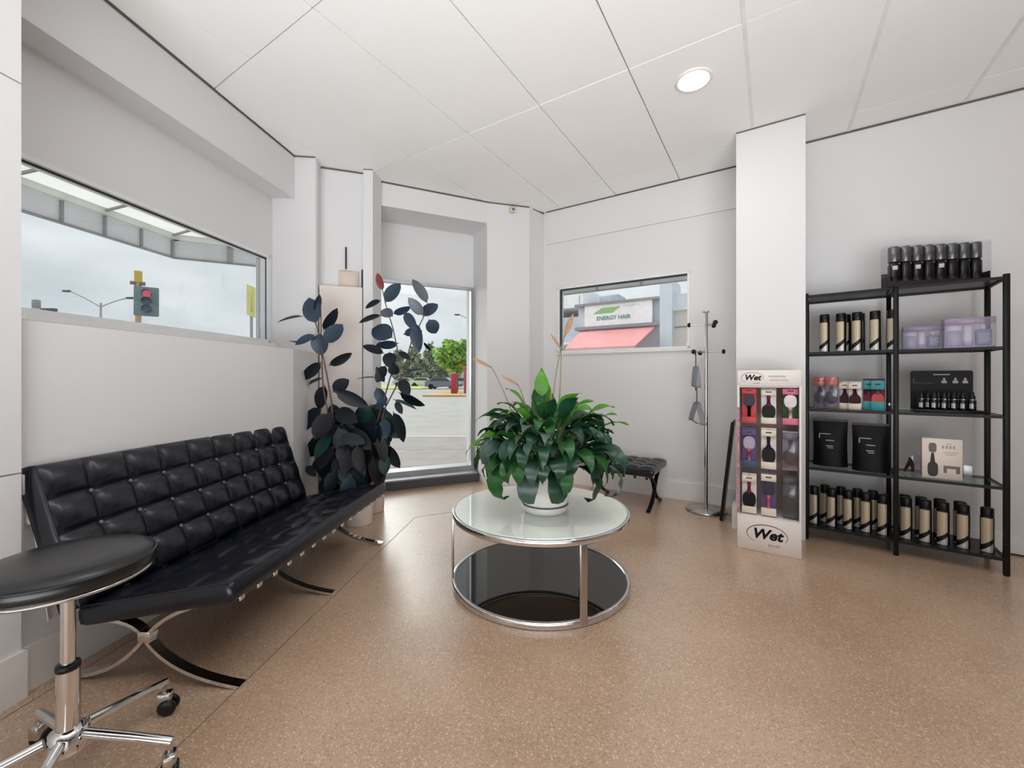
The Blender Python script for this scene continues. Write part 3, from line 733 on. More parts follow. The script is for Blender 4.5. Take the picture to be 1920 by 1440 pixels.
B = [(682,205,652,112,44,4),(692,275,772,172,78,1),(672,258,588,300,46,0),(675,345,555,384,44,0),(742,355,678,322,66,2),(740,342,832,305,16,1),(808,325,868,425,56,1),(945,280,868,150,62,2),(922,350,842,258,60,2),(912,355,992,288,84,1),
     (950,370,990,445,78,1),(870,385,890,545,74,1),(920,505,962,552,16,0),(742,480,632,430,112,1),(775,512,655,525,34,1),(692,572,578,530,50,0),(722,560,722,645,76,0),(650,712,535,718,18,0),(692,745,648,662,40,0),
     (762,700,735,640,64,5),(800,690,905,664,22,0),(782,722,830,805,64,5),(772,800,908,872,34,0),(742,840,866,890,18,3),(757,850,790,918,40,0),(642,770,690,865,64,1),(702,895,712,1062,96,3),(742,910,802,1072,54,0),
     (622,900,540,1020,96,0),(660,880,600,1000,90,5),(680,900,640,1060,90,0),(690,950,700,1060,70,1),(650,1000,560,1080,90,0),(660,1040,690,1190,60,5),(695,1100,706,1188,30,0),(640,1080,590,1230,96,0),(660,1120,640,1290,90,0),
     (620,1140,520,1260,90,5),(600,1180,590,1330,90,0),(560,1200,490,1330,90,0),(640,1180,690,1230,34,2),(575,1060,500,1180,90,0),(620,1020,680,1120,60,2),(590,960,540,1120,90,0),(600,1260,570,1400,90,0),(770,560,835,600,36,5),(700,640,650,730,60,0),(800,460,900,440,60,1),(640,900,700,840,50,1)]
rubber('shorter dark rubber plant in the front white pot beyond the sofa', (px(664, 985, 3.15).x, 3.15+0.11, 0), 3.22,
       [[(440, 1350, 0), (395, 1050, 0), (380, 850, 0), (350, 680, 0), (325, 560, 0), (300, 430, 0), (262, 330, 0.02)], [(400, 1330, 0.03), (400, 1150, 0.03), (330, 760, 0.02), (322, 560, 0.03), (316, 240, 0.03)]], A, 0.115, 0.26, POT, ((330, 560), (960, 1290), 40))
rubber('taller rubber plant with a red leaf bud, beside the glass door', (px(703, 957, 3.60).x, 3.56, 0), 3.42,
       [[(640, 1250, 0), (640, 1000, 0), (700, 800, 0), (770, 560, 0), (740, 420, 0), (700, 290, 0), (680, 200, 0)], [(640, 1200, 0.03), (690, 900, 0.03), (800, 690, 0.03), (850, 500, 0.03), (920, 360, 0.03), (945, 280, 0.03)]], B, 0.105, 0.40, pm('blush_pot', (214, 200, 194), 0.4, noise=(4, 0.03)), ((540, 700), (860, 1180), 40))
# ------------------------------------------------------------------ coat stand
cx, cy = px(1325, 957, 3.55)[:2]; cx = 1.685; cy = 3.575
stand = thing('coat_stand', 'slim chrome coat stand with black knobs and a round base', 'coat stand', (cx, cy, 0), AB)
m = MB(); m.lathe([(0.0, 0.0), (0.160, 0.0), (0.166, 0.006), (0.160, 0.016), (0.05, 0.028), (0.020, 0.034), (0.0, 0.034)], 40); part('base', m, CHROME2, stand)
m = MB(); m.cyl((0, 0, 0.03), (0, 0, 1.72), 0.0145, 16); part('pole', m, CHROME2, stand)
m = MB(); m.lathe([(0.0, 1.718), (0.026, 1.718), (0.028, 1.726), (0.0, 1.730)], 20); part('cap', m, CHROME2, stand)
KN = MB(); KN.lathe([(0.0, -0.012), (0.016, -0.011), (0.021, 0.0), (0.017, 0.012), (0.0, 0.015)], 16); kme = KN.mesh('knob', BLACKP)
for z, angs in ((1.615, (190, -52, 70)), (1.375, (-128, 0, 118))):
    for a in angs:
        a = math.radians(a)
        m = MB(); m.cyl((0, 0, z), (0.125*math.cos(a), 0.125*math.sin(a), z), 0.0045, 8)
        arm = part('arm', m, CHROME2, stand)
        link('knob', kme, arm, (0.135*math.cos(a), 0.135*math.sin(a), z), (0, PI/2, a))
HG = glass_mat('clear_plastic_hanger', (0.80, 0.82, 0.84), 0.12, 0.1, 0.30, (150, 152, 156))
for k, (hx, hy, rz, zt, lab) in enumerate(((-0.070, -0.085, 1.80, 1.372, 'clear plastic hanger, higher of two on the coat stand'), (-0.060, -0.095, 1.95, 1.12, 'clear plastic hanger, lower of two on the coat stand'))):
    wx, wy = rotp(AB, hx, hy)
    if k == 1: zt = 1.068
    h = thing('coat_hanger', lab, 'hanger', (cx+wx, cy+wy, zt), AB+rz, 'hangers on the coat stand'); h.scale = (1.42, 1.42, 1.42)
    m = MB(); m.tube(curve((0, 0, -0.09), (0.0, 0, 0.01), (0.018, 0, 0.012), 6)+curve((0.018, 0, 0.012), (0.034, 0, 0.01), (0.030, 0, -0.02), 5)[1:], 0.0025, 6); part('hook', m, BLACKM, h)
    m = MB(); m.bar([(-0.15, 0, -0.21), (-0.11, 0, -0.165), (-0.03, 0, -0.10), (0, 0, -0.088), (0.03, 0, -0.10), (0.11, 0, -0.165), (0.15, 0, -0.21)], (0, 1, 0), 0.03, 0.006)
    m.bar([(-0.16, 0, -0.205), (0, 0, -0.215), (0.16, 0, -0.205)], (0, 1, 0), 0.012, 0.005)
    part('shoulder_bar', m, HG, h)

# black board leaning against the side of the pillar
bx, by_ = rotp(AB, -0.345, 3.70)
brd = thing('leaning_board', 'narrow black board leaning against the left side of the white pillar', 'board', (bx, by_, 0), AB)
la = math.atan2(0.080, 0.78)
m = MB(); m.rbox(-0.012, 0.0, 0.0, 0.30, 0.0, 0.80, 0.003, 1, Matrix.Rotation(la, 4, 'Y')); part('panel', m, BLACKP, brd)
m = MB(); m.rbox(-0.016, 0.004, -0.006, 0.004, 0.0, 0.80, 0.003, 1, Matrix.Rotation(la, 4, 'Y')); part('edge_strip', m, BLACKM, brd)

# ------------------------------------------------------------------ hairbrush display
dx, dy = rotp(AB, -0.2007, 3.175)
disp = thing('brush_display', 'tall white cardboard display of carded brushes beside the pillar', 'display stand', (dx, dy, 0), AB)
CARD = pm('white_card', (226, 219, 214), 0.6, noise=(3, 0.015)); PRINT = pm('black_print', (12, 10, 10), 0.6, spec=0.2)
DW, DD, DH = 0.358, 0.30, 1.20
m = MB(); m.rbox(0, DW, 0, DD, 0, 0.225, 0.003, 1); part('base_box', m, CARD, disp)
m = MB(); m.rbox(0, DW, 0.01, 0.045, 1.095, DH, 0.003, 1); m.box(0.004, DW-0.004, 0.03, DD-0.01, 1.085, 1.10); part('header', m, CARD, disp)
m = MB(); m.box(0.0, 0.012, 0.01, DD, 0.22, 1.10); m.box(DW-0.012, DW, 0.01, DD, 0.22, 1.10); part('side_panel', m, CARD, disp)
m = MB(); m.box(0.0, DW, DD-0.02, DD, 0.22, DH); part('back_panel', m, pm('display_back', (168, 150, 142), 0.6, noise=(5, 0.08)), disp)
m = MB(); m.box(0.0005, 0.012, 0.004, 0.010, 0.24, 0.95); part('side_print', m, pm('pink_print', (190, 120, 140), 0.6, noise=(30, 0.5)), disp)
PEGM = pm('peg_metal', (150, 148, 150), 0.35, 0.8)
def logo(parent, x, z, s, y=-0.0008):
    text_part('logo_lettering', 'Wet', 0.62*s, PRINT, parent, (x, y, z), shear=0.25, bold=0.022*s, label='black italic word Wet')
    e = MB(); n = 40; V = []; F = []
    for i in range(n+1):
        a = math.radians(-28)+math.radians(262)*i/n
        th = 0.030*s*(0.5+0.8*math.sin(PI*i/n))
        for r in (0, th): V.append((x+(0.80*s-r)*math.cos(a), y, z+(0.46*s-r)*math.sin(a)))
    for i in range(n): F.append((2*i, 2*i+2, 2*i+3, 2*i+1))
    e.add(V, F); part('logo_oval', e, pm('logo_brown', (92, 58, 48), 0.5), parent)
    text_part('logo_subtitle', 'brush', 0.20*s, pm('logo_grey', (150, 120, 110), 0.5), parent, (x+0.28*s, y, z-0.44*s), shear=0.2)
logo(disp, 0.170, 0.118, 0.145)
logo(disp, 0.088, 1.150, 0.082, 0.0092)
GP = pm('grey_print', (140, 124, 114), 0.6)
text_part('header_line', 'PROFESSIONAL', 0.0165, GP, disp, (0.228, 0.0092, 1.158), sx=0.85)
text_part('header_line', 'HAIRCARE & STYLING', 0.0125, GP, disp, (0.236, 0.0092, 1.134), sx=0.85)

# brush packs
BR = {k: pm('brush_'+k, c, 0.5, noise=(20, 0.12), spec=0.25) for k, c in dict(black=(13, 9, 12), magenta=(96, 28, 52), maroon=(54, 14, 26), white=(214, 208, 208), pink=(208, 116, 140), purple=(98, 80, 122), blue=(66, 86, 116), green=(54, 76, 54), grey=(80, 80, 88), coral=(192, 76, 78), cream=(222, 212, 194), teal=(66, 150, 152), orange=(206, 86, 56), lilac=(172, 156, 176), darkred=(104, 26, 48), slate=(54, 54, 70)).items()}
PACKG = glass_mat('blister_plastic', (0.93, 0.92, 0.94), 0.12, 0.06, 0.05, (220, 215, 220))
def oval(w, h, n=20, p=2.0):
    o = []
    for i in range(n):
        a = 2*PI*i/n; c, s_ = math.cos(a), math.sin(a)
        o.append((w/2*math.copysign(abs(c)**(2/p), c), h/2*math.copysign(abs(s_)**(2/p), s_)))
    return o
XZ = Matrix.Rotation(PI/2, 4, 'X')
def brush(parent, z_head, z_tail, hw, hh, hc, tc_, y, flip=False):
    """flat hairbrush: oval head and tapering handle, standing in the XZ plane"""
    h = MB(); M0 = Matrix.Translation((0, y, z_head)) @ XZ
    prof = oval(hw, hh, 22, 2.4)
    h.prism(prof, -0.007, 0.007, M0)
    b = part('brush_head', h, hc, parent)
    pad = MB(); pad.prism(oval(hw*0.78, hh*0.8, 18, 2.2), 0.007, 0.011, M0); part('bristle_pad', pad, hc, b)
    t = MB(); sg = 1 if z_tail > z_head else -1
    t.tube([(0, y, z_head+sg*hh*0.42), (0, y, z_head+sg*(hh*0.5+0.02)), (0, y, (z_head+z_tail)/2), (0, y, z_tail-sg*0.01), (0, y, z_tail)], [0.016, 0.009, 0.008, 0.011, 0.004], 8)
    part('brush_handle', t, tc_, parent)
def pack(x, z, w, h, label, back, header, footer, hc, tcol, style, extra=None, yy=0.05, parent_loc=None, grp='brush packs in the white display', hf=0.2, peg=True):
    """carded hairbrush hanging on a peg: base of the card at z"""
    if parent_loc is None:
        X, Y = rotp(AB, x, yy); root = thing('brush_pack', label, 'hairbrush', (dx+X, dy+Y, z), AB, grp)
    else:
        root = thing('brush_pack', label, 'hairbrush', parent_loc[:3], parent_loc[3], grp)
    m = MB(); m.rbox(-w/2, w/2, 0.012, 0.018, 0, h, 0.002, 1); part('backing_card', m, back, root)
    if header:
        m = MB(); m.rbox(-w/2, w/2, -0.012, 0.0125, h*(1-hf), h-0.012, 0.002, 1); part('header_card', m, header, root)
        m = MB(); m.box(-w*0.2, w*0.2, -0.0128, -0.012, h*(1-hf*0.6), h*(1-hf*0.45)); part('header_mark', m, BR['slate'], root)
    if footer:
        m = MB(); m.rbox(-w/2, w/2, -0.012, 0.0125, 0.0, h*hf*0.85, 0.002, 1); part('footer_card', m, footer, root)
    if style == 'down': brush(root, h*0.34, h*0.84, w*0.92, h*0.40, hc, tcol, 0.0)
    else: brush(root, h*0.62, h*0.14, w*0.80, h*0.34, hc, tcol, 0.0)
    if extra: 
        m = MB(); m.rbox(-w/2, w/2, -0.016, 0.012, h*0.04, h*0.97, 0.004, 1); part('blister', m, PACKG, root)
    if peg:
        m = MB(); m.cyl((0, -0.02, h-0.006), (0, 0.21, h-0.006), 0.0022, 6); part('hang_peg', m, PEGM, root)
    return root
c1, c2, c3 = 0.068, 0.180, 0.300; w_ = 0.086
pack(c1, 0.845, w_, 0.245, 'coral card pack with dark patterned brush, top left of white display', BR['coral'], BR['coral'], BR['coral'], BR['slate'], BR['black'], 'up')
pack(c2, 0.845, w_, 0.235, 'white pack with magenta-handled black brush, top middle of white display', BR['white'], BR['cream'], BR['cream'], BR['black'], BR['magenta'], 'down')
pack(c3, 0.845, w_, 0.245, 'bright pink pack with white brush, top right of white display', BR['green'], BR['pink'], BR['pink'], BR['white'], BR['white'], 'up')
pack(c1, 0.545, w_, 0.265, 'purple and blue pack with pale brush, middle left of white display', BR['purple'], BR['purple'], BR['blue'], BR['lilac'], BR['pink'], 'up')
pack(c2, 0.545, w_, 0.270, 'white pack with all-black brush, centre of white display', BR['white'], BR['cream'], BR['cream'], BR['black'], BR['black'], 'down')
pack(c3, 0.545, w_, 0.255, 'clear pack with a dark maroon brush, middle right of the display', BR['lilac'], BR['grey'], None, BR['maroon'], BR['maroon'], 'down', True)
pack(c1, 0.235, w_, 0.265, 'white card pack with a black brush, bottom left of the display', BR['white'], BR['cream'], BR['cream'], BR['black'], BR['darkred'], 'down')
pack(c2, 0.235, w_, 0.285, 'purple pack with cream ends and pink-handled brush, bottom middle of display', BR['purple'], BR['cream'], BR['cream'], BR['slate'], BR['pink'], 'up')
pack(c3, 0.235, w_, 0.275, 'clear pack with a black brush, bottom right of the display', BR['grey'], BR['black'], None, BR['black'], BR['grey'], 'down', True)

# ------------------------------------------------------------------ shelving unit
AS = math.radians(-36.4); SO = Vector((2.09, 2.944, 0)); SW, SD, SHH = 0.968, 0.355, 1.752
unit = thing('shelving_unit', 'black metal shelving unit with glass shelves full of hair products', 'shelf', SO, AS)
def sp(x, y, z): X, Y = rotp(AS, x, y); return (SO.x+X, SO.y+Y, z)
def sx_at(pxx, yl):
    """shelf-local x seen at photo column pxx for shelf-local depth yl"""
    r = (pxx-960)/772; U = rotp(AS, 1, 0); Vv = rotp(AS, 0, 1)
    return (r*(SO.y+yl*Vv[1])-(SO.x+yl*Vv[0]))/(U[0]-r*U[1])
P = 0.0125
for x in (P, SW/2, SW-P):
    for y in (P, SD-P):
        m = MB(); m.rbox(x-P, x+P, y-P, y+P, 0.004, SHH, 0.002, 1); pr = part('post', m, BLACKM, unit)
        m = MB(); m.cyl((x, y, 0.0), (x, y, 0.008), 0.012, 10); part('foot_cap', m, BLACKP, pr)
ZSH = [0.10, 0.513, 0.928, 1.332, 1.738]
for z in ZSH:
    m = MB()
    for y in (P, SD-P): m.box(0.02, SW-0.02, y-0.008, y+0.008, z-0.016, z)
    for x in (P, SW/2, SW-P): m.box(x-0.008, x+0.008, 0.02, SD-0.02, z-0.016, z)
    part('shelf_rail', m, BLACKM, unit)
for k, z in enumerate(ZSH):
    for (a, b) in ((0.026, SW/2-0.014), (SW/2+0.014, SW-0.026)):
        m = MB(); m.box(a, b, 0.023, SD-0.023, z-0.006, z)
        if k in (0, 4): part('shelf_board', m, pm('black_board', (18, 18, 19), 0.35, noise=(4, 0.1)), unit)
        else: part('glass_shelf', m, SHELFG, unit)

GOLD = pm('gold_label', (188, 174, 150), 0.3, 0.3, noise=(5, 0.05)); SILV = pm('silver_swoosh', (190, 188, 184), 0.3, 0.5); BOTB = pm('bottle_black', (9, 9, 10), 0.25, noise=(6, 0.1))
def can_meshes():
    b = MB(); b.lathe([(0.0, 0.0), (0.0285, 0.0), (0.030, 0.004), (0.030, 0.212), (0.027, 0.216), (0.0, 0.217)], 24)
    c = MB(); c.lathe([(0.0275, 0.214), (0.0285, 0.217), (0.0285, 0.262), (0.026, 0.267), (0.0, 0.268)], 24)
    l = MB(); l.lathe([(0.0304, 0.0), (0.0304, 0.208)], 12, a0=math.radians(-142), a1=math.radians(-38))
    # trim the label with a diagonal black foot and a silver swoosh on it
    def diag(zl, zr, zl2, zr2, r):
        q = MB(); n = 12; V = []
        for i in range(n+1):
            a = math.radians(-142+104*i/n); t = i/n
            for z in (zl+(zr-zl)*t**1.4, zl2+(zr2-zl2)*t**1.4): V.append((r*math.cos(a), r*math.sin(a), z))
        q.add(V, [(2*i, 2*i+2, 2*i+3, 2*i+1) for i in range(n)], True); return q
    f = diag(0.0, 0.0, 0.045, 0.088, 0.0308); s = diag(0.004, 0.004, 0.012, 0.060, 0.0312)
    s2 = MB(); s2.add([], [])
    return [x.mesh(n, mt) for x, n, mt in ((b, 'body', BOTB), (c, 'cap', BLACKP), (l, 'label', GOLD), (f, 'label_foot', BLACKP), (s, 'label_swoosh', SILV))]
CANM = can_meshes(); CANN = ('body', 'cap', 'label', 'label_foot', 'label_swoosh')
def can(x, y, z, label, grp, turn=0.0):
    r = thing('hairspray_can', label, 'bottle', sp(x, y, z), AS+turn, grp)
    for n, me in zip(CANN, CANM): link(n, me, r)
    return r
ORD = ['first', 'second', 'third', 'fourth', 'fifth', 'sixth']
def face(x, y):
    """turn a can's label towards the aisle"""
    return -0.35+random.uniform(-0.06, 0.06)
for k, c in enumerate((1546, 1577, 1607, 1641, 1674)):
    can(sx_at(c, 0.07), 0.07, ZSH[3], f'gold-labelled black can, {ORD[k]} from left, front row, upper left shelf', 'gold-labelled cans on the upper left shelf', face(0, 0))
for k, c in enumerate((1586, 1612)):
    can(sx_at(c, 0.16), 0.16, ZSH[3], f'gold-labelled black can, {ORD[k]} of two standing behind, upper left shelf', 'gold-labelled cans on the upper left shelf', face(0, 0))
for k, c in enumerate((1527, 1560, 1591, 1624, 1656)):
    can(max(0.056, sx_at(c, 0.09)), 0.09, ZSH[0], f'gold-labelled black can, {ORD[k]} from left, front row, bottom left shelf', 'gold-labelled cans on the bottom left shelf', face(0, 0))
for k, c in enumerate((1547, 1577, 1608, 1637)):
    can(max(0.056, sx_at(c, 0.18)), 0.18, ZSH[0], f'gold-labelled black can, {ORD[k]} from left, rear row, bottom left shelf', 'gold-labelled cans on the bottom left shelf', face(0, 0))
for k, c in enumerate((1699, 1735, 1768, 1806, 1851)):
    can(sx_at(c, 0.09), 0.09, ZSH[0], f'gold-labelled black can, {ORD[k]} from left, front row, bottom right shelf', 'gold-labelled cans on the bottom right shelf', face(0, 0))
for k, c in enumerate((1697, 1727, 1762, 1800)):
    can(sx_at(c, 0.17), 0.17, ZSH[0], f'gold-labelled black can, {ORD[k]} from left, rear row, bottom right shelf', 'gold-labelled cans on the bottom right shelf', face(0, 0))

# clear tray of dark bottles on the top
ta = math.radians(24); tx0, ty0 = 0.478, 0.035
tray = thing('bottle_tray', 'clear plastic tray holding a row of dark bottles on top of the shelving unit', 'tray', sp(tx0, ty0, ZSH[4]+0.001), AS+ta)
m = MB(); m.rbox(-0.045, 0.485, -0.040, 0.050, 0.0, 0.004, 0.001, 1)
m.box(-0.045, 0.485, -0.040, -0.037, 0.004, 0.034); m.box(-0.045, 0.485, 0.047, 0.050, 0.004, 0.10); m.box(-0.045, -0.042, -0.037, 0.047, 0.004, 0.075); m.box(0.482, 0.485, -0.037, 0.047, 0.004, 0.075)
part('card_base', m, pm('plum_card', (40, 24, 32), 0.4, noise=(40, 0.5)), tray)
m = MB(); m.box(-0.046, 0.486, -0.0415, -0.0405, 0.034, 0.265); m.box(-0.047, -0.046, -0.04, 0.05, 0.07, 0.265); m.box(0.486, 0.487, -0.04, 0.05, 0.07, 0.265)
part('clear_cover', m, glass_mat('clear_cover', (0.97, 0.97, 0.98), 0.05), tray)
CAPM = pm('gunmetal_cap', (112, 112, 114), 0.25, 0.7, noise=(4, 0.05)); DKB = pm('dark_plum_bottle', (16, 11, 15), 0.2, noise=(6, 0.1))
b = MB(); b.lathe([(0.0, 0.0), (0.026, 0.0), (0.0275, 0.004), (0.0275, 0.125), (0.020, 0.138), (0.019, 0.148), (0.0, 0.148)], 22); bm1 = b.mesh('body', DKB)
b = MB(); b.lathe([(0.0255, 0.142), (0.0265, 0.144), (0.0265, 0.226), (0.024, 0.231), (0.0, 0.232)], 22); bm2 = b.mesh('cap', CAPM)
TAGM = pm('white_tag', (226, 214, 206), 0.6)
ct, st_ = math.cos(ta), math.sin(ta)
for k in range(8):
    lx = 0.0+k*0.0625
    r = thing('dark_bottle', f'dark bottle with gunmetal cap, {["leftmost", "second from left", "third from left", "fourth from left", "fifth from left", "sixth from left", "seventh from left", "rightmost"][k]}, on top of the shelves', 'bottle', sp(tx0+lx*ct-0.005*st_, ty0+lx*st_+0.005*ct, ZSH[4]+0.0055), AS+ta-0.3, 'dark bottles on top of the shelves')
    [setattr(link(nm_, me_, r), 'scale', (1.12, 1.12, 1.12)) for nm_, me_ in (('body', bm1), ('cap', bm2))]
    if k in (0, 2, 4):
        m = MB(); m.rbox(-0.013, 0.013, -0.0345, -0.0305, 0.105, 0.132, 0.002, 1); part('price_tag', m, TAGM, r)

# lilac gift sets
LIL = pm('lilac_plastic', (178, 170, 198), 0.35, noise=(5, 0.05)); LIL2 = pm('violet_plastic', (110, 104, 142), 0.35, noise=(5, 0.06)); LILW = pm('pale_lilac_cap', (222, 214, 228), 0.35)
def giftset(px0, px1, y0, h, which):
    xa, xb = sx_at(px0, y0), sx_at(px1, y0); w = xb-xa; dp = 0.085
    r = thing('gift_box', f'clear lilac gift box of hair products, {which} of two, upper right shelf', 'box', sp((xa+xb)/2, y0, ZSH[3]+0.001), AS, 'lilac gift boxes')
    m = MB(); m.rbox(-w/2, w/2, 0, dp, 0, 0.012, 0.002, 1); part('box_base', m, LIL, r)
    m = MB(); m.rbox(-w/2, w/2, 0.0, dp, h*0.80, h, 0.002, 1); part('box_header', m, glass_mat('lilac_film', (0.86, 0.80, 0.90), 0.08, 0.05, 0.35, (200, 186, 214)), r)
    m = MB(); m.box(-w/2, w/2, 0.0, 0.001, 0.012, h*0.8); m.box(-w/2, -w/2+0.001, 0.001, dp, 0.012, h*0.8); m.box(w/2-0.001, w/2, 0.001, dp, 0.012, h*0.8)
    part('clear_window', m, ACRYL, r)
    kinds = (('tub', 'lilac tub'), ('tube', 'pale lilac tube'), ('pump_bottle', 'violet pump bottle'))
    for i, (nm, lb) in enumerate(kinds):
        bx_ = (xa+xb)/2-w/2+w*(0.22, 0.50, 0.80)[i]
        t = thing(nm, f'{lb} inside the {which} lilac gift box', 'bottle', sp(bx_, y0+dp*0.5, ZSH[3]+0.0135), AS, 'products in the lilac gift boxes')
        hh = h*0.74; s = w/0.20
        if i == 0:
            m = MB(); m.lathe([(0.0, 0.0), (0.030*s, 0.0), (0.033*s, 0.006), (0.033*s, hh*0.70), (0.0, hh*0.70)], 20); part('body', m, LIL, t)
            m = MB(); m.lathe([(0.034*s, hh*0.70), (0.034*s, hh*0.92), (0.0, hh*0.94)], 20); part('lid', m, LILW, t)
        elif i == 1:
            m = MB(); m.lathe([(0.0, 0.0), (0.020*s, 0.0), (0.021*s, hh*0.25), (0.0205*s, hh*0.27), (0.020*s, hh*0.9), (0.004, hh*0.98)], 18); part('body', m, LILW, t)
            m = MB(); m.lathe([(0.0, 0.0), (0.0215*s, 0.0), (0.0215*s, hh*0.2), (0.0, hh*0.2)], 18); part('cap', m, LIL, t)
        else:
            m = MB(); m.rbox(-0.032*s, 0.032*s, -0.018, 0.018, 0, hh*0.74, 0.010, 2); bd = part('body', m, LIL2, t)
            for q in range(4):
                m2 = MB(); m2.box(-0.020*s, 0.020*s-0.006*(q % 2), -0.0186, -0.018, hh*(0.5-q*0.1), hh*(0.5-q*0.1)+0.003); part('label_line', m2, LILW, bd)
            m = MB(); m.cyl((0, 0, hh*0.73), (0, 0, hh*0.82), 0.010, 12); m.rbox(-0.016, 0.010, -0.007, 0.007, hh*0.82, hh*0.95, 0.003, 1); part('pump', m, LILW, t)
giftset(1694, 1768, 0.14, 0.155, 'left'); giftset(1771, 1868, 0.07, 0.185, 'right')

# carded brushes on the middle left shelf
def shelfpack(c, y, w, h, *a, **k):
    x = sx_at(c, y); pack(0, 0, w, h, *a, parent_loc=(*sp(x, y, ZSH[2]+0.001), AS-0.15), peg=False, **k)
GB = 'carded brushes on the middle left shelf'
shelfpack(1538, 0.16, 0.075, 0.235, 'orange-topped pack with a charcoal brush, left of the orange pair', BR['lilac'], BR['orange'], None, BR['slate'], BR['black'], 'down', True, grp=GB, hf=0.28)
shelfpack(1559, 0.13, 0.075, 0.235, 'orange-topped pack with a violet-handled brush, right of the orange pair', BR['lilac'], BR['orange'], None, BR['slate'], BR['purple'], 'down', True, grp=GB, hf=0.28)
shelfpack(1584, 0.14, 0.062, 0.195, 'white pack with a dark red brush, left of the white pair', BR['white'], BR['cream'], BR['cream'], BR['maroon'], BR['maroon'], 'down', grp=GB, hf=0.26)
shelfpack(1603, 0.10, 0.070, 0.195, 'white pack with a dark red brush, right of the white pair', BR['white'], BR['cream'], BR['cream'], BR['maroon'], BR['maroon'], 'down', grp=GB, hf=0.26)
shelfpack(1629, 0.13, 0.062, 0.215, 'teal pack with a crimson brush, left of the teal pair', BR['darkred'], BR['teal'], BR['teal'], BR['darkred'], BR['slate'], 'down', grp=GB, hf=0.34)
shelfpack(1646, 0.09, 0.070, 0.215, 'teal pack with a crimson brush, right of the teal pair', BR['darkred'], BR['teal'], BR['teal'], BR['coral'], BR['grey'], 'down', grp=GB, hf=0.34)
tb = thing('small_tube', 'tiny clear tube with silver cap beside the middle post', 'tube', sp(0.462, 0.11, ZSH[2]+0.001), AS)
m = MB(); m.cyl((0, 0, 0), (0, 0, 0.035), 0.011, 12); part('body', m, BR['maroon'], tb)
m = MB(); m.cyl((0, 0, 0.035), (0, 0, 0.052), 0.008, 12); part('cap', m, CHROME, tb)

# black display board with dropper bottles
xb = sx_at(1764, 0.17)
db = thing('counter_display', 'black counter display board with printed bottles on the middle right shelf', 'display stand', sp(xb, 0.17, ZSH[2]+0.001), AS)
m = MB(); r0 = 0.012; W2 = 0.142
poly = [(-W2, 0.0), (W2, 0.0), (W2, 0.255)]+[(W2-r0+r0*math.cos(a), 0.255+r0*math.sin(a)) for a in (0.4, 0.8, 1.2, 1.57)]+[(-W2+r0+r0*math.cos(a), 0.255+r0*math.sin(a)) for a in (1.57, 2.0, 2.4, 2.8, 3.14)]
m.prism(poly, -0.006, 0.0, XZ); part('board', m, pm('display_black', (10, 11, 15), 0.5, noise=(6, 0.1), spec=0.2), db)
m = MB(); m.rbox(-W2, W2+0.03, -0.115, -0.004, 0.0, 0.020, 0.003, 1); part('tray', m, BLACKP, db)
PG = pm('pale_print', (150, 148, 158), 0.5)
m = MB(); m.box(-0.035, 0.040, -0.0012, -0.0003, 0.238, 0.245); part('title_bar', m, PG, db)
for k, x in enumerate((0.015, 0.065, 0.108)):
    m = MB(); m.box(x-0.012, x+0.012, -0.0012, -0.0003, 0.186, 0.202); m.box(x-0.005, x+0.005, -0.0012, -0.0003, 0.202, 0.220); part('printed_bottle', m, PG, db)
m = MB(); m.box(-0.125, -0.035, -0.0012, -0.0003, 0.186, 0.188); m.box(-0.128, -0.125, -0.0012, -0.0003, 0.186, 0.22); part('printed_frame', m, pm('dim_print', (78, 78, 90), 0.5), db)
SLB = pm('silver_label', (176, 174, 176), 0.35, 0.3)
b = MB(); b.lathe([(0.0, 0.0), (0.0165, 0.0), (0.018, 0.003), (0.018, 0.058), (0.010, 0.068), (0.0, 0.068)], 18); v1 = b.mesh('body', BOTB)
b = MB(); b.lathe([(0.0135, 0.064), (0.0135, 0.088), (0.009, 0.092), (0.009, 0.112), (0.0, 0.114)], 16); v2 = b.mesh('cap', BLACKP)
b = MB(); b.lathe([(0.0183, 0.012), (0.0183, 0.042)], 8, a0=math.radians(-125), a1=math.radians(-70)); v3 = b.mesh('label', SLB)
b = MB(); b.lathe([(0.0139, 0.064), (0.0139, 0.067)], 14); v4 = b.mesh('collar', CHROME2)
for row, (yy, cols) in enumerate(((0.075, (1728, 1752, 1771, 1789, 1806, 1823)), (0.12, (1740, 1760, 1779, 1797)))):
    for k, c in enumerate(cols):
        r = thing('dropper_bottle', f'small black dropper bottle, {ORD[k]} from left, {("front", "rear")[row]} row of the counter display', 'bottle', sp(sx_at(c, yy), yy, ZSH[2]+0.022), AS-0.3, 'small bottles in the black counter display')
        for n, me in (('body', v1), ('cap', v2), ('label', v3), ('collar', v4)): link(n, me, r)

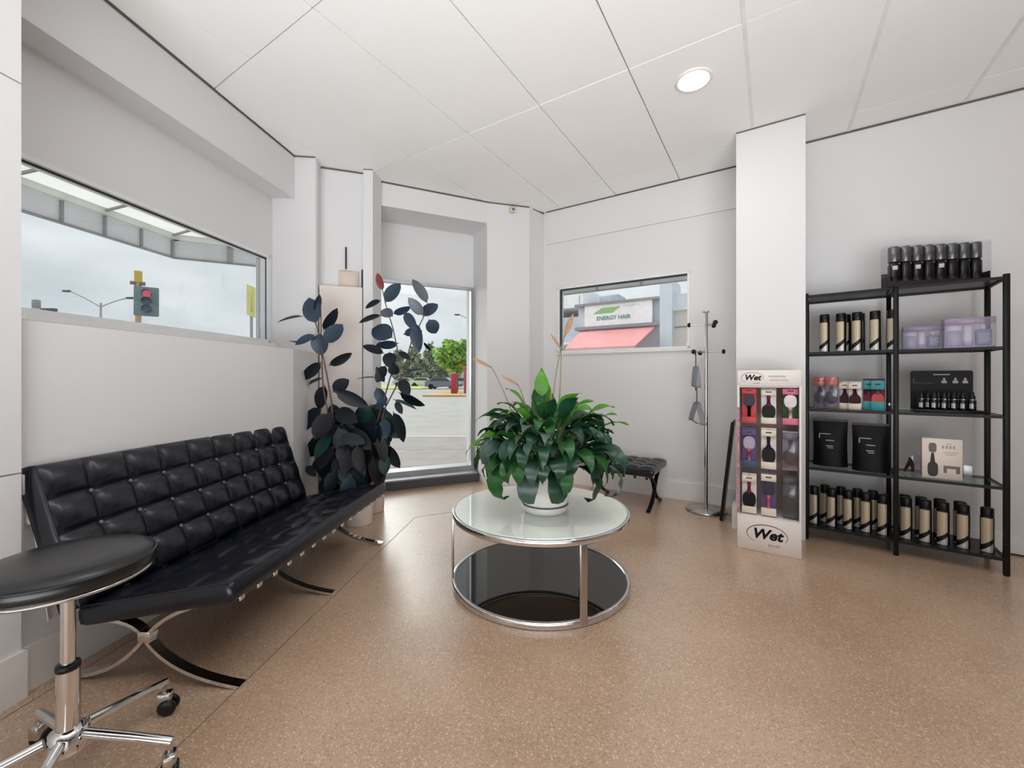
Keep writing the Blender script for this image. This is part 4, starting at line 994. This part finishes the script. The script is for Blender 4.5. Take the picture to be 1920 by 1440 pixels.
# black pouches
PCH = pm('black_pouch_foil', (4, 4, 5), 0.5, noise=(5, 0.2), bump=(30, 0.25), spec=0.2)
for k, (c0, c1_, y, h, lab) in enumerate(((1524, 1590, 0.17, 0.325, 'black foil pouch, left and rear of two on the lower left shelf'), (1597, 1669, 0.10, 0.315, 'black foil pouch, right and front of two on the lower left shelf'))):
    xa, xb2 = max(0.03, sx_at(c0, y)), sx_at(c1_, y); w = xb2-xa
    r = thing('product_pouch', lab, 'pouch', sp((xa+xb2)/2, y, ZSH[1]+0.001), AS, 'black pouches')
    m = MB(); N = 8; V = []; F = []
    for j in range(N+1):
        t = j/N; th = 0.045*(1-t)**0.7+0.003
        ww = w/2*(1-0.04*math.sin(PI*t))
        for i in range(9):
            u = -1+2*i/8; V.append((ww*u, -th*(1-u*u)**0.5-0.001, h*t))
    for j in range(N):
        for i in range(8): F.append((j*9+i, j*9+i+1, j*9+10+i, j*9+9+i))
    o = len(V); V += [(v[0], -v[1]*0.6, v[2]) for v in V]
    F += [tuple(reversed([o+q for q in f])) for f in F[:]]
    m.add(V, F, True); bg_ = [(j*9, (j+1)*9, o+(j+1)*9, o+j*9) for j in range(N)]+[(j*9+8, o+j*9+8, o+(j+1)*9+8, (j+1)*9+8) for j in range(N)]+[(i, o+i, o+i+1, i+1) for i in range(8)]
    m.add(V, bg_, False)
    part('bag', m, PCH, r)
    m = MB(); m.box(-w/2, w/2, -0.005, 0.005, h-0.004, h+0.012); part('seal_strip', m, BLACKP, r)
    pm('pouch_print', (168, 160, 166), 0.5)
    for (u0, u1, t, th) in ((-0.62, 0.02, 0.70, 0.006), (-0.25, 0.22, 0.56, 0.006), (-0.25, 0.16, 0.44, 0.006), (-0.16, 0.16, 0.40, 0.005)):
        thk = 0.045*(1-t)**0.7+0.003
        m = MB(); n = 6; V = []
        for i in range(n+1):
            u = u0+(u1-u0)*i/n
            for z in (h*t, h*t+th): V.append((w/2*u, -thk*(1-u*u)**0.5-0.0022, z))
        m.add(V, [(2*i, 2*i+2, 2*i+3, 2*i+1) for i in range(n)]); part('print_line', m, MATS['pouch_print'], r)
    m = MB(); m.box(-0.62*w/2-0.002, -0.62*w/2+0.004, -0.0295, -0.0285, h*0.61, h*0.70); part('print_line', m, MATS['pouch_print'], r)

# white boxed brush and small things on the lower right shelf
y = 0.07; xa, xb2 = sx_at(1729, y), sx_at(1805, y); w = xb2-xa
bb = thing('brush_box', 'white box with a picture of a black hairbrush on the lower right shelf', 'box', sp((xa+xb2)/2, y, ZSH[1]+0.001), AS)
BH_ = 0.252
m = MB(); m.rbox(-w/2, w/2, 0, 0.055, 0, BH_, 0.0015, 1); part('carton', m, pm('warm_white_card', (228, 216, 206), 0.5, noise=(4, 0.01)), bb)
BK = pm('photo_black', (36, 32, 36), 0.5); BKG = pm('photo_grey', (110, 98, 98), 0.5); YF = -0.0008
m = MB(); m.prism(oval(w*0.27, BH_*0.36, 20, 3.2), 0.0, 0.0005, Matrix.Translation((-w*0.23, -0.0002, BH_*0.23)) @ XZ); m.prism([(-0.012, 0), (0.012, 0), (0.006, BH_*0.26), (-0.006, BH_*0.26)], 0.0, 0.0005, Matrix.Translation((-w*0.235, -0.0002, BH_*0.38)) @ XZ)
part('brush_picture', m, BK, bb)
m = MB(); m.prism(oval(w*0.20, BH_*0.24, 20, 3.5), 0.0, 0.0004, Matrix.Translation((-w*0.235, -0.0001, BH_*0.77)) @ XZ); part('reflection_picture', m, BKG, bb)
m = MB(); m.box(w*0.04, w*0.44, -0.0006, 0.0, BH_*0.16, BH_*0.34); part('inset_picture', m, BKG, bb)
m = MB(); m.box(w*0.12, w*0.34, -0.0010, -0.0004, BH_*0.15, BH_*0.27); part('inset_highlight', m, pm('photo_pale', (214, 200, 192), 0.5), bb)
LP_ = pm('faint_print', (176, 160, 152), 0.5)
for (x0, x1, z, t) in ((0.0, 0.30, 0.76, 0.020), (0.03, 0.40, 0.66, 0.004), (0.08, 0.34, 0.61, 0.004), (0.10, 0.24, 0.87, 0.004)):
    if t > 0.01:
        for q in range(4): m = MB(); m.box(w*(x0+q*0.09), w*(x0+q*0.09+0.05), -0.0006, 0.0, BH_*z, BH_*z+t); part('print_block', m, LP_, bb)
    else: m = MB(); m.box(w*x0, w*x1, -0.0006, 0.0, BH_*z, BH_*z+t); part('print_line', m, LP_, bb)
y = 0.20; x = sx_at(1703, y)
cl = thing('hair_clip', 'small brown clip lying behind the middle post on the lower right shelf', 'clip', sp(x, y, ZSH[1]+0.001), AS)
m = MB(); m.tube([(-0.02, 0, 0.006), (0.0, 0, 0.05), (0.012, 0, 0.085), (0.004, 0, 0.10)], [0.006, 0.011, 0.010, 0.005], 8); part('clip_jaw', m, BR['maroon'], cl)
m = MB(); m.tube([(0.026, 0.01, 0.006), (0.022, 0.01, 0.05), (0.014, 0, 0.085)], [0.006, 0.010, 0.007], 8); part('clip_jaw', m, BR['slate'], cl)
for k, (c0, c1_, y, h, lab) in enumerate(((1709, 1728, 0.22, 0.11, 'small empty clear box behind the white brush box'), (1807, 1823, 0.15, 0.085, 'small empty clear box to the right of the white brush box'))):
    xa, xb2 = sx_at(c0, y), sx_at(c1_, y); ww = xb2-xa
    r = thing('clear_box', lab, 'box', sp((xa+xb2)/2, y, ZSH[1]+0.001), AS, 'small clear boxes')
    m = MB(); m.box(-ww/2, ww/2, 0, 0.05, 0, 0.003); m.box(-ww/2, ww/2, 0, 0.002, 0.003, h); m.box(-ww/2, -ww/2+0.002, 0.002, 0.05, 0.003, h); m.box(ww/2-0.002, ww/2, 0.002, 0.05, 0.003, h); m.box(-ww/2, ww/2, 0.048, 0.05, 0.003, h)
    part('clear_wall', m, ACRYL, r)
    m = MB(); m.rbox(-ww/2-0.001, ww/2+0.001, -0.001, 0.051, h, h+0.008, 0.001, 1); part('lid', m, ACRYL, r)

# wall and floor odds and ends
q = rotp(AL, -1.958, 1.275)
so = thing('power_socket', 'white double power socket low on the wall behind the sofa end', 'socket', (q[0], q[1], 0.72), AL)
m = MB(); m.rbox(0, 0.010, -0.018, 0.045, 0.0, 0.075, 0.003, 1); part('face_plate', m, TRIMW, so)
m = MB(); m.rbox(0.0, 0.028, -0.008, 0.03, -0.11, -0.03, 0.006, 2); part('plug', m, pm('plug_white', (222, 216, 212), 0.4), so)
m = MB(); m.tube(curve((0.012, 0.01, -0.11), (0.014, 0.02, -0.2), (0.006, 0.06, -0.5), 8), 0.003, 6); part('lead', m, TRIMW, so)
p0 = Vector((-1.515, 3.72, 0)); ad = math.atan2(0.115, 0.355)
sw = thing('meter_cover', 'small beige cover plate above the beige box panel', 'panel', (-1.475, 3.718, 1.965), ad)
m = MB(); m.rbox(-0.085, 0.085, 0.0, 0.02, 0.0, 0.155, 0.004, 1); part('plate', m, pm('cover_beige', (216, 200, 184), 0.6), sw)
m = MB(); m.box(-0.07, 0.03, -0.002, 0.0, 0.150, 0.153); part('plate_edge', m, GP, sw)
sl_ = thing('latch_handle', 'thin black vertical pull handle on the alcove wall left of the glass door', 'handle', (-1.475-0.022, 3.712, 2.13), ad)
m = MB(); m.rbox(-0.006, 0.006, -0.012, 0.004, 0.0, 0.20, 0.003, 1); part('grip', m, BLACKP, sl_)
m = MB(); m.box(-0.004, 0.004, 0.004, 0.030, 0.02, 0.03); m.box(-0.004, 0.004, 0.004, 0.030, 0.17, 0.18); part('mount', m, BLACKP, sl_)
g2 = thing('gap_strip', 'thin black strip at the edge of the pilaster, just above the beige panel', 'strip', (-1.347, 3.715, 1.955), 0)
m = MB(); m.box(-0.008, 0.006, -0.012, 0.02, 0.0, 0.17); part('strip', m, BLACKG, g2)
sd_ = Vector((0.0, 4.452, 2.965)); 
sn = thing('motion_sensor', 'tiny beige alarm sensor high on the pier beside the glass door', 'sensor', sd_, math.atan2(0.129, 0.455))
m = MB(); m.rbox(-0.032, 0.032, -0.03, 0.012, -0.03, 0.035, 0.010, 2); part('casing', m, pm('sensor_beige', (205, 190, 170), 0.5), sn)
m = MB(); m.lathe([(0.0, 0.008), (0.010, 0.005), (0.013, 0.0)], 12, Matrix.Translation((0.006, -0.030, 0.0)) @ XZ); part('lens', m, BR['grey'], sn)
# dark cord on the floor by the right wall
cd = MB(); t0 = [rotp(AB, t, n) for t, n in ((1.05, 3.95), (1.15, 3.93), (1.22, 3.97), (1.32, 3.99), (1.5, 3.96), (2.0, 3.98))]
cd.tube([(x_, y_, 0.006) for x_, y_ in t0], 0.005, 8)
tag(link('extension_lead', cd.mesh('extension_lead', BLACKP)), 'dark power cord on the floor at the right end of the shelving', 'cord')
# ------------------------------------------------------------------ outside
GZ = -0.06
ROAD = pm('pale_asphalt', (164, 161, 157), 0.85, noise=(1.2, 0.08), bump=(60, 0.1)); PATH = pm('grey_footpath', (150, 144, 140), 0.8, noise=(3, 0.1))
m = MB(); m.box(-80, 90, -40, 160, GZ-0.25, GZ-0.05)
struct('ground_road', m, ROAD, label='pale street outside')
m = MB(); m.prism([(-3.6, -6), (-2.8, 3.9), (-0.4, 5.1), (7, 0.8), (9.2, 4.2), (4.2, 8.3), (2.0, 8.5), (-4.2, 8.5), (-5.6, 5.0), (-5.9, -6)], GZ-0.06, GZ)
fp = struct('ground_footpath', m, PATH, label='grey footpath outside the glass door')
m = MB()
for y_ in (7.0, 5.6): m.box(-4.2, 2.2, y_-0.004, y_+0.004, GZ, GZ+0.0015)
part('paving_joint', m, pm('joint_grey', (112, 108, 106), 0.9), fp)
m = MB(); m.box(-4.3, 2.1, 8.5, 8.64, GZ-0.06, GZ+0.005); struct('trim_kerb', m, pm('kerb_stone', (192, 188, 184), 0.8), label='pale kerb')

# awning that wraps the corner of the shop
SOF = pm('awning_sheet', (240, 240, 237), 0.7, noise=(2, 0.03), trans=0.6); FAS = pm('awning_fascia', (214, 215, 218), 0.6, noise=(2, 0.05), trans=0.5); FASD = pm('awning_steel', (150, 150, 154), 0.5)
aw = thing('shop_awning', 'pale flat awning running round the outside of the shop corner', 'awning', (0, 0, 0))
# outer corners: left fascia meets the splay fascia meets the side-street fascia
def isect(p, d, q_, e):
    den = d[0]*e[1]-d[1]*e[0]; k = ((q_[0]-p[0])*e[1]-(q_[1]-p[1])*e[0])/den; return (p[0]+d[0]*k, p[1]+d[1]*k)
cA = rotp(AL, -4.65, 4.40); uD = rotp(AD, 1, 0); cB = isect(cA, uD, rotp(AB, 0, 6.5), rotp(AB, 1, 0))
o0 = rotp(AL, -4.65, 1.25); o5 = rotp(AB, 4.0, 6.5)
i0 = rotp(AL, -2.56, 1.25); iA = (-2.43, 4.14); iB = isect(iA, uD, rotp(AB, 0, 4.45), rotp(AB, 1, 0)); i5 = rotp(AB, 4.0, 4.45)
m = MB()
for quad in ((o0, i0, iA, cA), (cA, iA, iB, cB), (cB, iB, i5, o5)): m.add([(x_, y_, 2.86) for x_, y_ in quad], [(0, 1, 2, 3)])
part('soffit', m, SOF, aw)
def strip(name, a, b, z0, z1, th, mat, off=0.0):
    a, b = Vector((*a, 0)), Vector((*b, 0)); d = (b-a).normalized(); n = Vector((-d.y, d.x, 0)); a += n*off; b += n*off
    mm = MB(); mm.prism([(a+n*th/2)[:2], (b+n*th/2)[:2], (b-n*th/2)[:2], (a-n*th/2)[:2]], z0, z1); return part(name, mm, mat, aw)
for a, b in ((o0, cA), (cA, cB), (cB, o5)):
    strip('fascia', a, b, 2.60, 2.80, 0.03, FAS); strip('fascia_edge', a, b, 2.585, 2.605, 0.03, FASD); strip('gutter', a, b, 2.795, 2.86, 0.06, SOF, -0.05)
    strip('purlin', ((a[0]*0.62+ (i0 if a is o0 else iA if a is cA else iB)[0]*0.38), (a[1]*0.62+(i0 if a is o0 else iA if a is cA else iB)[1]*0.38)), ((b[0]*0.62+(iA if b is cA else iB if b is cB else i5)[0]*0.38), (b[1]*0.62+(iA if b is cA else iB if b is cB else i5)[1]*0.38)), 2.78, 2.85, 0.05, FASD)
def lerp(a, b, t): return (a[0]+(b[0]-a[0])*t, a[1]+(b[1]-a[1])*t)
for k in range(9):
    t = 0.06+k*0.115
    strip('rafter', lerp(o0, cA, t), lerp(i0, iA, t), 2.825, 2.845, 0.02, FASD) if k % 2 == 0 else None
    p_ = lerp(o0, cA, t); q_ = lerp(o0, cA, t+0.006); strip('fascia_bracket', p_, q_, 2.60, 2.84, 0.045, FASD, -0.02)
for k in range(4):
    t = 0.1+k*0.25; p_ = lerp(cA, cB, t); q_ = lerp(cA, cB, t+0.01); strip('fascia_bracket', p_, q_, 2.60, 2.80, 0.045, FASD, -0.02)
for k in range(8):
    t = 0.1+k*0.1; p_ = lerp(cB, o5, t); q_ = lerp(cB, o5, t+0.004); strip('fascia_bracket', p_, q_, 2.60, 2.85, 0.045, FASD, -0.02)
# outer skin over the roof so that no daylight falls in from above
m = MB(); m.prism([rotp(AL, -2.6, -4.6), (6.9, -4.6), (6.9, 1.2), i5, iB, iA], 3.335, 3.42)
struct('ceiling_roof', m, FAS, label='flat shop roof')

# traffic light and lamp posts seen through the long window
YEL = pm('signal_yellow', (206, 178, 60), 0.5); ORP = pm('pole_ochre', (206, 168, 134), 0.6); TEAL = pm('target_board', (112, 134, 138), 0.5, noise=(5, 0.05)); REDL = pm('lens_red', (214, 84, 110), 0.4, emit=((224, 80, 104), 0.35)); BLUL = pm('lens_dark', (70, 84, 120), 0.4); HOOD = pm('lens_hood', (66, 72, 76), 0.5)
p = px(259, 600, 9.0)
tl = thing('traffic_light', 'traffic light with red lamp on a yellow-topped pole outside', 'traffic light', (p.x, p.y, GZ), math.radians(35))
m = MB(); m.cyl((0, 0, 0), (0, 0, 3.32), 0.055, 12); part('pole', m, ORP, tl)
m = MB(); m.cyl((0, 0, 3.31), (0, 0, 3.55), 0.072, 12); part('pole_cap', m, YEL, tl)
m = MB(); m.cyl((-0.13, 0, 3.29), (0.12, 0, 3.29), 0.04, 10); m.rbox(-0.06, 0.06, -0.05, 0.05, 3.20, 3.31, 0.01, 1); part('bracket', m, pm('bracket_brown', (130, 112, 100), 0.6), tl)
m = MB(); m.rbox(-0.06, 0.36, -0.14, -0.09, 2.57, 3.21, 0.02, 2); part('target_board', m, TEAL, tl)
for zc, mt in ((3.06, REDL), (2.89, BLUL), (2.72, BLUL)):
    m = MB(); m.cyl((0.16, -0.145, zc), (0.16, -0.165, zc), 0.078, 18); ln = part('lens', m, mt, tl)
    m = MB(); m.lathe([(0.082, 0.0), (0.084, 0.02), (0.084, 0.11)], 14, Matrix.Translation((0.16, -0.14, zc)) @ Matrix.Rotation(PI/2, 4, 'X'), a0=-0.5, a1=PI+0.5); part('hood', m, HOOD, ln)
LAMP = pm('lamp_grey', (168, 172, 176), 0.5)
def street_lamp(loc, h, arms, label, r=0.09):
    s = thing('street_lamp', label, 'street light', loc)
    m = MB(); m.tube([(0, 0, 0), (0, 0, h)], [r, r*0.75], 10); part('pole', m, LAMP, s)
    for (ax, az) in arms:
        m = MB(); m.tube(curve((0, 0, h-0.3), (ax*0.45, 0, h+az*0.35), (ax, 0, h+az), 8), r*0.5, 6); a_ = part('arm', m, LAMP, s)
        m = MB(); m.rbox(ax-0.55 if ax < 0 else ax, ax if ax < 0 else ax+0.55, -0.12, 0.12, h+az-0.06, h+az+0.08, 0.03, 1); part('lamp_head', m, HOOD, a_)
    return s
p = px(189, 600, 30)
street_lamp((p.x, p.y, GZ), px(189, 568, 30).z-GZ, ((-2.2, 0.85), (1.9, 0.35)), 'grey double-armed street lamp behind the traffic light')
p = px(884, 600, 45)
street_lamp((p.x, p.y, GZ), px(884, 598, 45).z-GZ, ((-1.3, 0.45),), 'distant single-armed street lamp seen through the glass door', 0.10)
p = px(471, 600, 8.2)
ys = thing('road_sign', 'narrow yellow road sign on a grey post, right end of long window', 'sign', (p.x, p.y, GZ), math.radians(22))
m = MB(); m.cyl((0.0, 0.02, 0), (0, 0.02, 2.95), 0.028, 10); part('post', m, LAMP, ys)
m = MB(); m.prism([(-0.075, 0.0), (0.075, -0.06), (0.075, 0.54), (-0.075, 0.60)], 0.0, 0.006, Matrix.Translation((0.0, -0.01, px(471, 590, 8.2).z-GZ)) @ XZ); part('sign_plate', m, pm('sign_yellow', (226, 224, 132), 0.5), ys)
m = MB(); m.prism([(-0.01, 0.06), (0.035, 0.03), (0.012, 0.45)], 0.006, 0.008, Matrix.Translation((0.0, -0.01, px(471, 590, 8.2).z-GZ)) @ XZ); part('sign_mark', m, pm('sign_mark_grey', (190, 192, 140), 0.5), ys)
p = px(68, 580, 26)
ch = thing('chimney_stack', 'grey chimney cowl on a roof far outside the long window', 'chimney', (p.x, p.y, 0))
m = MB(); m.rbox(-0.15, 0.15, -0.12, 0.12, 0, px(68, 575, 26).z, 0.02, 1); part('stack', m, pm('stack_pink', (198, 184, 176), 0.8, noise=(3, 0.1)), ch)
m = MB(); m.rbox(-0.17, 0.17, -0.14, 0.14, px(68, 578, 26).z, px(68, 562, 26).z, 0.03, 1); part('cowl', m, pm('stack_grey', (150, 152, 156), 0.7), ch)
p = px(92, 590, 26)
rv = thing('rooftop_unit', 'low grey rooftop unit beside the chimney cowl', 'roof unit', (p.x, p.y, 0))
m = MB(); m.rbox(-0.36, 0.36, -0.12, 0.12, 0, px(92, 584, 26).z, 0.02, 1); part('housing', m, LAMP, rv)
m = MB(); m.rbox(-0.42, 0.42, -0.15, 0.15, px(92, 584, 26).z, px(92, 578, 26).z, 0.05, 2); part('cover', m, HOOD, rv)

# ---- seen through the glass door
def blob_tree(name, label, base, crown_c, crown_r, mats, n, leaf, trunk_r, grp=None, seed=1):
    r_ = random.Random(seed); root = thing(name, label, 'tree', base, 0, grp); B = Vector(base)
    t = MB(); cz = crown_c[2]-base[2]; t.tube([(0, 0, 0), (0.05, 0, cz*0.5), (0, 0, cz)], [trunk_r, trunk_r*0.8, trunk_r*0.5], 8)
    for k in range(5):
        a = k*1.3; t.tube([(0, 0, cz*0.6), (crown_r[0]*0.5*math.cos(a), crown_r[1]*0.5*math.sin(a), cz+crown_r[2]*0.2)], [trunk_r*0.5, trunk_r*0.2], 5)
    part('trunk', t, pm('tree_bark', (104, 84, 70), 0.9, noise=(8, 0.2)), root)
    m = MB()
    for i in range(n):
        v = Vector((r_.gauss(0, 1), r_.gauss(0, 1), r_.gauss(0, 1))).normalized(); k = r_.uniform(0.55, 1.0)*(1+0.12*math.sin(v.x*7+v.z*5))
        c = Vector((v.x*crown_r[0]*k, v.y*crown_r[1]*k, v.z*crown_r[2]*k))+Vector(crown_c)-B
        a = Vector((r_.gauss(0, 1), r_.gauss(0, 1), r_.gauss(0, 0.6))).normalized()*leaf; b_ = a.cross(Vector((r_.gauss(0, 1), r_.gauss(0, 1), r_.gauss(0, 1)))).normalized()*leaf*0.7
        m.add([c-a, c+b_, c+a, c-b_], [(0, 1, 2, 3)], False, r_.randrange(len(mats)))
    o = part('foliage', m, mats, root); o['kind'] = 'stuff'
    return root
TG = [pm('tree_yellowgreen', (206, 222, 100), 0.6, trans=0.4), pm('tree_green', (136, 188, 92), 0.6, trans=0.35), pm('tree_deep', (96, 150, 84), 0.6, trans=0.3)]
D1 = 36.0
tb_ = px(856, 738, D1); tc1 = px(857, 668, D1)
blob_tree('street_tree', 'rounded yellow-green street tree seen through the glass door', (tb_.x, tb_.y, GZ), tuple(tc1), (2.1, 2.1, 1.45), TG, 1800, 0.22, 0.14, seed=4)
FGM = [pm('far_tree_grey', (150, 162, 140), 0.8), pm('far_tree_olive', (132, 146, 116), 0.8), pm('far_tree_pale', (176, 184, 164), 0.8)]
for k, (xx, top, bot, wid, dd) in enumerate(((745, 655, 718, 26, 95), (775, 648, 716, 26, 100), (806, 640, 716, 20, 90), (790, 672, 716, 34, 80), (828, 668, 716, 30, 85), (762, 678, 716, 26, 82))):
    zc = (px(xx, top, dd).z+px(xx, bot, dd).z)/2; hz = (px(xx, top, dd).z-px(xx, bot, dd).z)/2; P_ = px(xx, 700, dd)
    blob_tree('distant_tree', f'hazy tree far across the road, {("tall and leftmost", "tall, second from left", "narrow and tallest", "broad, just left of the street tree", "partly behind the street tree", "low, in front on the left")[k]}', (P_.x, P_.y, GZ-0.2), (P_.x, P_.y, zc), (wid/2*dd/772, wid/2*dd/772, hz), FGM, 420, 0.55, 0.25, 'hazy trees across the road', seed=10+k)
m = MB(); P_ = px(765, 722, 60); m.prism([(P_.x-6, 48), (P_.x+4.5, 48), (P_.x+4.5, 66), (P_.x-6, 66)], GZ-0.06, GZ+0.04)
struct('ground_grass', m, pm('verge_grass', (168, 186, 96), 0.9, noise=(2, 0.15), bump=(30, 0.5)), label='bright green grass verge')
m = MB(); a_ = px(815, 737, 33); b_ = px(900, 737, 33); m.prism([(a_.x, 28.5), (b_.x+2, 28.5), (b_.x+2, 40), (a_.x-0.2, 40)], GZ-0.06, GZ+0.06)
struct('ground_median', m, pm('dry_median', (196, 162, 116), 0.9, noise=(2, 0.15)), label='dry tan median strip')
RED = pm('red_barrier', (176, 62, 72), 0.6, noise=(3, 0.1))
for k, (x0, x1, y0, y1, dd, lab) in enumerate(((846, 857, 700, 736, 32, 'left red post of the pair at the foot of the street tree'), (870, 874, 688, 739, 32, 'slim right red post at the foot of the street tree'))):
    a_, b_ = px(x0, y1, dd), px(x1, y0, dd)
    r = thing('red_post', lab, 'post', ((a_.x+b_.x)/2, dd, GZ), 0, 'red posts on the median')
    w = (b_.x-a_.x)/2; m = MB(); m.rbox(-w, w, -w, w, 0, b_.z-GZ-0.06, 0.02, 1); part('shaft', m, RED, r)
    m = MB(); m.rbox(-w*1.1, w*1.1, -w*1.1, w*1.1, b_.z-GZ-0.06, b_.z-GZ, 0.02, 1); part('cap', m, pm('post_cap_pink', (206, 120, 124), 0.6), r)
def car(loc, rz, body, label, scale=1.0):
    r = thing('parked_car', label, 'car', loc, rz, 'cars parked across the road'); s = scale
    m = MB(); prof = [(-2.1, 0.28), (2.1, 0.28), (2.15, 0.62), (1.9, 0.80), (1.1, 0.92), (0.45, 1.40), (-1.1, 1.42), (-1.8, 0.98), (-2.12, 0.88)]
    m.prism([(x*s, z*s) for x, z in prof], -0.85*s, 0.85*s, XZ); part('body', m, body, r)
    m = MB(); m.prism([(x*s, z*s) for x, z in ((0.95, 0.95), (0.42, 1.33), (-1.05, 1.35), (-1.6, 0.98))], -0.86*s, 0.86*s, XZ); part('window', m, pm('car_glass', (70, 78, 88), 0.15), r)
    for x in (-1.35, 1.35):
        for y_ in (-0.86, 0.86):
            m = MB(); m.cyl((x*s, (y_-0.06)*s, 0.31*s), (x*s, (y_+0.06)*s, 0.31*s), 0.31*s, 16); part('wheel', m, BLACKP, r)
for k, (xx, dd, c, lab) in enumerate(((832, 50, (126, 128, 138), 'grey car parked to the left of the red posts'), (866, 54, (186, 190, 200), 'silver car parked behind the red posts'), (795, 66, (226, 228, 230), 'white car far across the road'), (762, 70, (190, 196, 198), 'pale car at the far left across the road'))):
    P_ = px(xx, 720, dd); car((P_.x, P_.y, GZ-0.05), random.uniform(-0.15, 0.15), pm(f'car_paint_{k}', c, 0.3, coat=0.5), lab)
fb = px(790, 690, 75)
bld = thing('far_building', 'long low pale building across the road', 'building', (fb.x, fb.y+45, GZ))
m = MB(); m.box(-9, 8, 0, 4, 0, 3.6); part('wall', m, pm('far_wall', (206, 206, 200), 0.8, noise=(1, 0.06)), bld)
m = MB(); m.box(-9.4, 8.4, -0.8, 4.4, 3.6, 4.1); part('roof', m, pm('far_roof', (224, 224, 220), 0.8), bld)
for k in range(6): m = MB(); m.box(-8+k*2.7, -6.6+k*2.7, -0.05, 0.1, 0.9, 2.4); part('window', m, pm('far_window', (150, 158, 160), 0.4), bld)

# ---- shopfront across the side street, seen through the small window (its own wall frame)
shop = thing('shopfront', 'shopfront across the side street with a white sign and red awning', 'building', (0, 0, 0), AB)
n0 = 12.0
GRYB = pm('shop_grey', (204, 206, 214), 0.8, noise=(1.5, 0.05)); BEI = pm('shop_beige', (234, 224, 216), 0.8, noise=(1, 0.05)); PALEB = pm('shop_blue_pillar', (212, 220, 230), 0.7, noise=(2, 0.06)); WHB = pm('shop_white', (244, 244, 244), 0.7)
m = MB(); m.box(-5.15, -2.62, n0+0.05, n0+3, GZ, 3.42); part('front_wall', m, GRYB, shop)
m = MB(); m.box(-4.88, -2.86, n0-0.10, n0+0.02, 2.73, 3.37); sg = part('sign_board', m, pm('sign_white', (246, 248, 248), 0.5), shop)
m = MB(); m.box(-5.2, -2.62, n0-0.14, n0+0.06, 3.37, 3.44); m.box(-5.2, -2.62, n0-0.14, n0+0.06, 2.64, 2.73); part('sign_frame', m, FASD, shop)
SG1 = pm('sign_green', (150, 200, 130), 0.5); SG2 = pm('sign_teal', (92, 152, 146), 0.5)
m = MB(); m.prism([(0.0, 0.0), (0.62, 0.0), (0.86, 0.17), (0.30, 0.17)], 0.0, 0.004, Matrix.Translation((-4.62, n0-0.101, 3.10)) @ XZ); part('sign_emblem', m, SG1, sg)
text_part('sign_lettering', 'ENERGY HAIR', 0.165, SG2, sg, (-3.98, n0-0.106, 2.95), bold=0.004)
text_part('sign_small_lettering', 'HAIR & BEAUTY', 0.07, pm('sign_pale_grey', (206, 212, 212), 0.5), sg, (-3.45, n0-0.106, 3.27))
m = MB(); zt, zb = 2.62, 2.0
V = [(-5.05, n0-0.05, zt), (-2.78, n0-0.05, zt), (-3.0, n0-1.3, zb), (-4.98, n0-1.3, zb)]
m.add(V+[(x_, y_, z_-0.03) for x_, y_, z_ in V], [(0, 1, 2, 3), (7, 6, 5, 4), (0, 4, 5, 1), (1, 5, 6, 2), (2, 6, 7, 3), (3, 7, 4, 0)]); part('awning', m, pm('awning_red', (234, 160, 160), 0.7, noise=(3, 0.05)), shop)
m = MB(); m.box(-4.98, -3.0, n0-1.31, n0-1.29, zb-0.2, zb); part('awning_valance', m, pm('awning_pink', (226, 176, 172), 0.7), shop)
m = MB(); m.box(-2.62, -2.30, n0-0.25, n0+1, GZ, 3.85); m.lathe([(0.16, -0.25), (0.16, 1.0)], 16, Matrix.Translation((-2.46, n0, 3.85)) @ Matrix.Rotation(-PI/2, 4, 'X')) ; part('pillar', m, PALEB, shop)
g = thing('neighbour_building', 'pale beige building right of the blue-grey pillar across the street', 'building', (0, 0, 0), AB)
m = MB(); m.box(-2.30, 1.5, n0+0.05, n0+4, GZ, 3.02); part('wall', m, BEI, g)
m = MB(); m.box(-2.30, 1.5, n0-0.05, n0+4, 3.02, 3.10); m.box(-2.3, 1.5, n0+0.4, n0+4, 3.1, 3.55); part('parapet', m, WHB, g)
m = MB(); m.box(-2.25, 1.5, n0+0.9, n0+4, 3.55, 3.62); part('flashing', m, FASD, g)
m = MB(); m.box(-2.28, 1.5, n0+0.03, n0+0.06, 2.55, 2.585); part('render_line', m, FASD, g)
for x_ in (-1.98, -1.62): m = MB(); m.box(x_, x_+0.26, n0+0.0, n0+0.06, 1.6, 2.15); part('notice_panel', m, WHB, g)
m = MB(); m.box(-1.88, -1.86, n0+0.0, n0+0.06, 1.5, 3.0); part('downpipe', m, WHB, g)
g = thing('neighbour_building', 'grey and white building left of the shop sign across the street', 'building', (0, 0, 0), AB)
m = MB(); m.box(-8.5, -5.15, n0+1.0, n0+5, GZ, 3.25); part('wall', m, GRYB, g)
m = MB(); m.box(-8.6, -5.45, n0+0.9, n0+5, 3.55, 3.95); m.box(-5.5, -5.35, n0+0.9, n0+5, 3.25, 4.2); part('parapet', m, WHB, g)
m = MB(); m.box(-8.5, -5.4, n0+0.7, n0+1.0, 2.2, 3.15); part('shutter', m, pm('shutter_grey', (190, 194, 206), 0.6), g)
m = MB(); m.box(-6.2, -5.3, n0+0.2, n0+0.7, 2.25, 2.33); part('ledge', m, WHB, g)
m = MB(); m.rbox(-5.05, -4.35, n0+1.6, n0+2.4, 3.42, 4.0, 0.04, 1)
ac = link('rooftop_box', m.mesh('rooftop_box', pm('roof_box', (178, 186, 198), 0.7)), None, (0, 0, 0), (0, 0, AB)); tag(ac, 'blue-grey box on the roof behind the shop sign', 'roof unit')
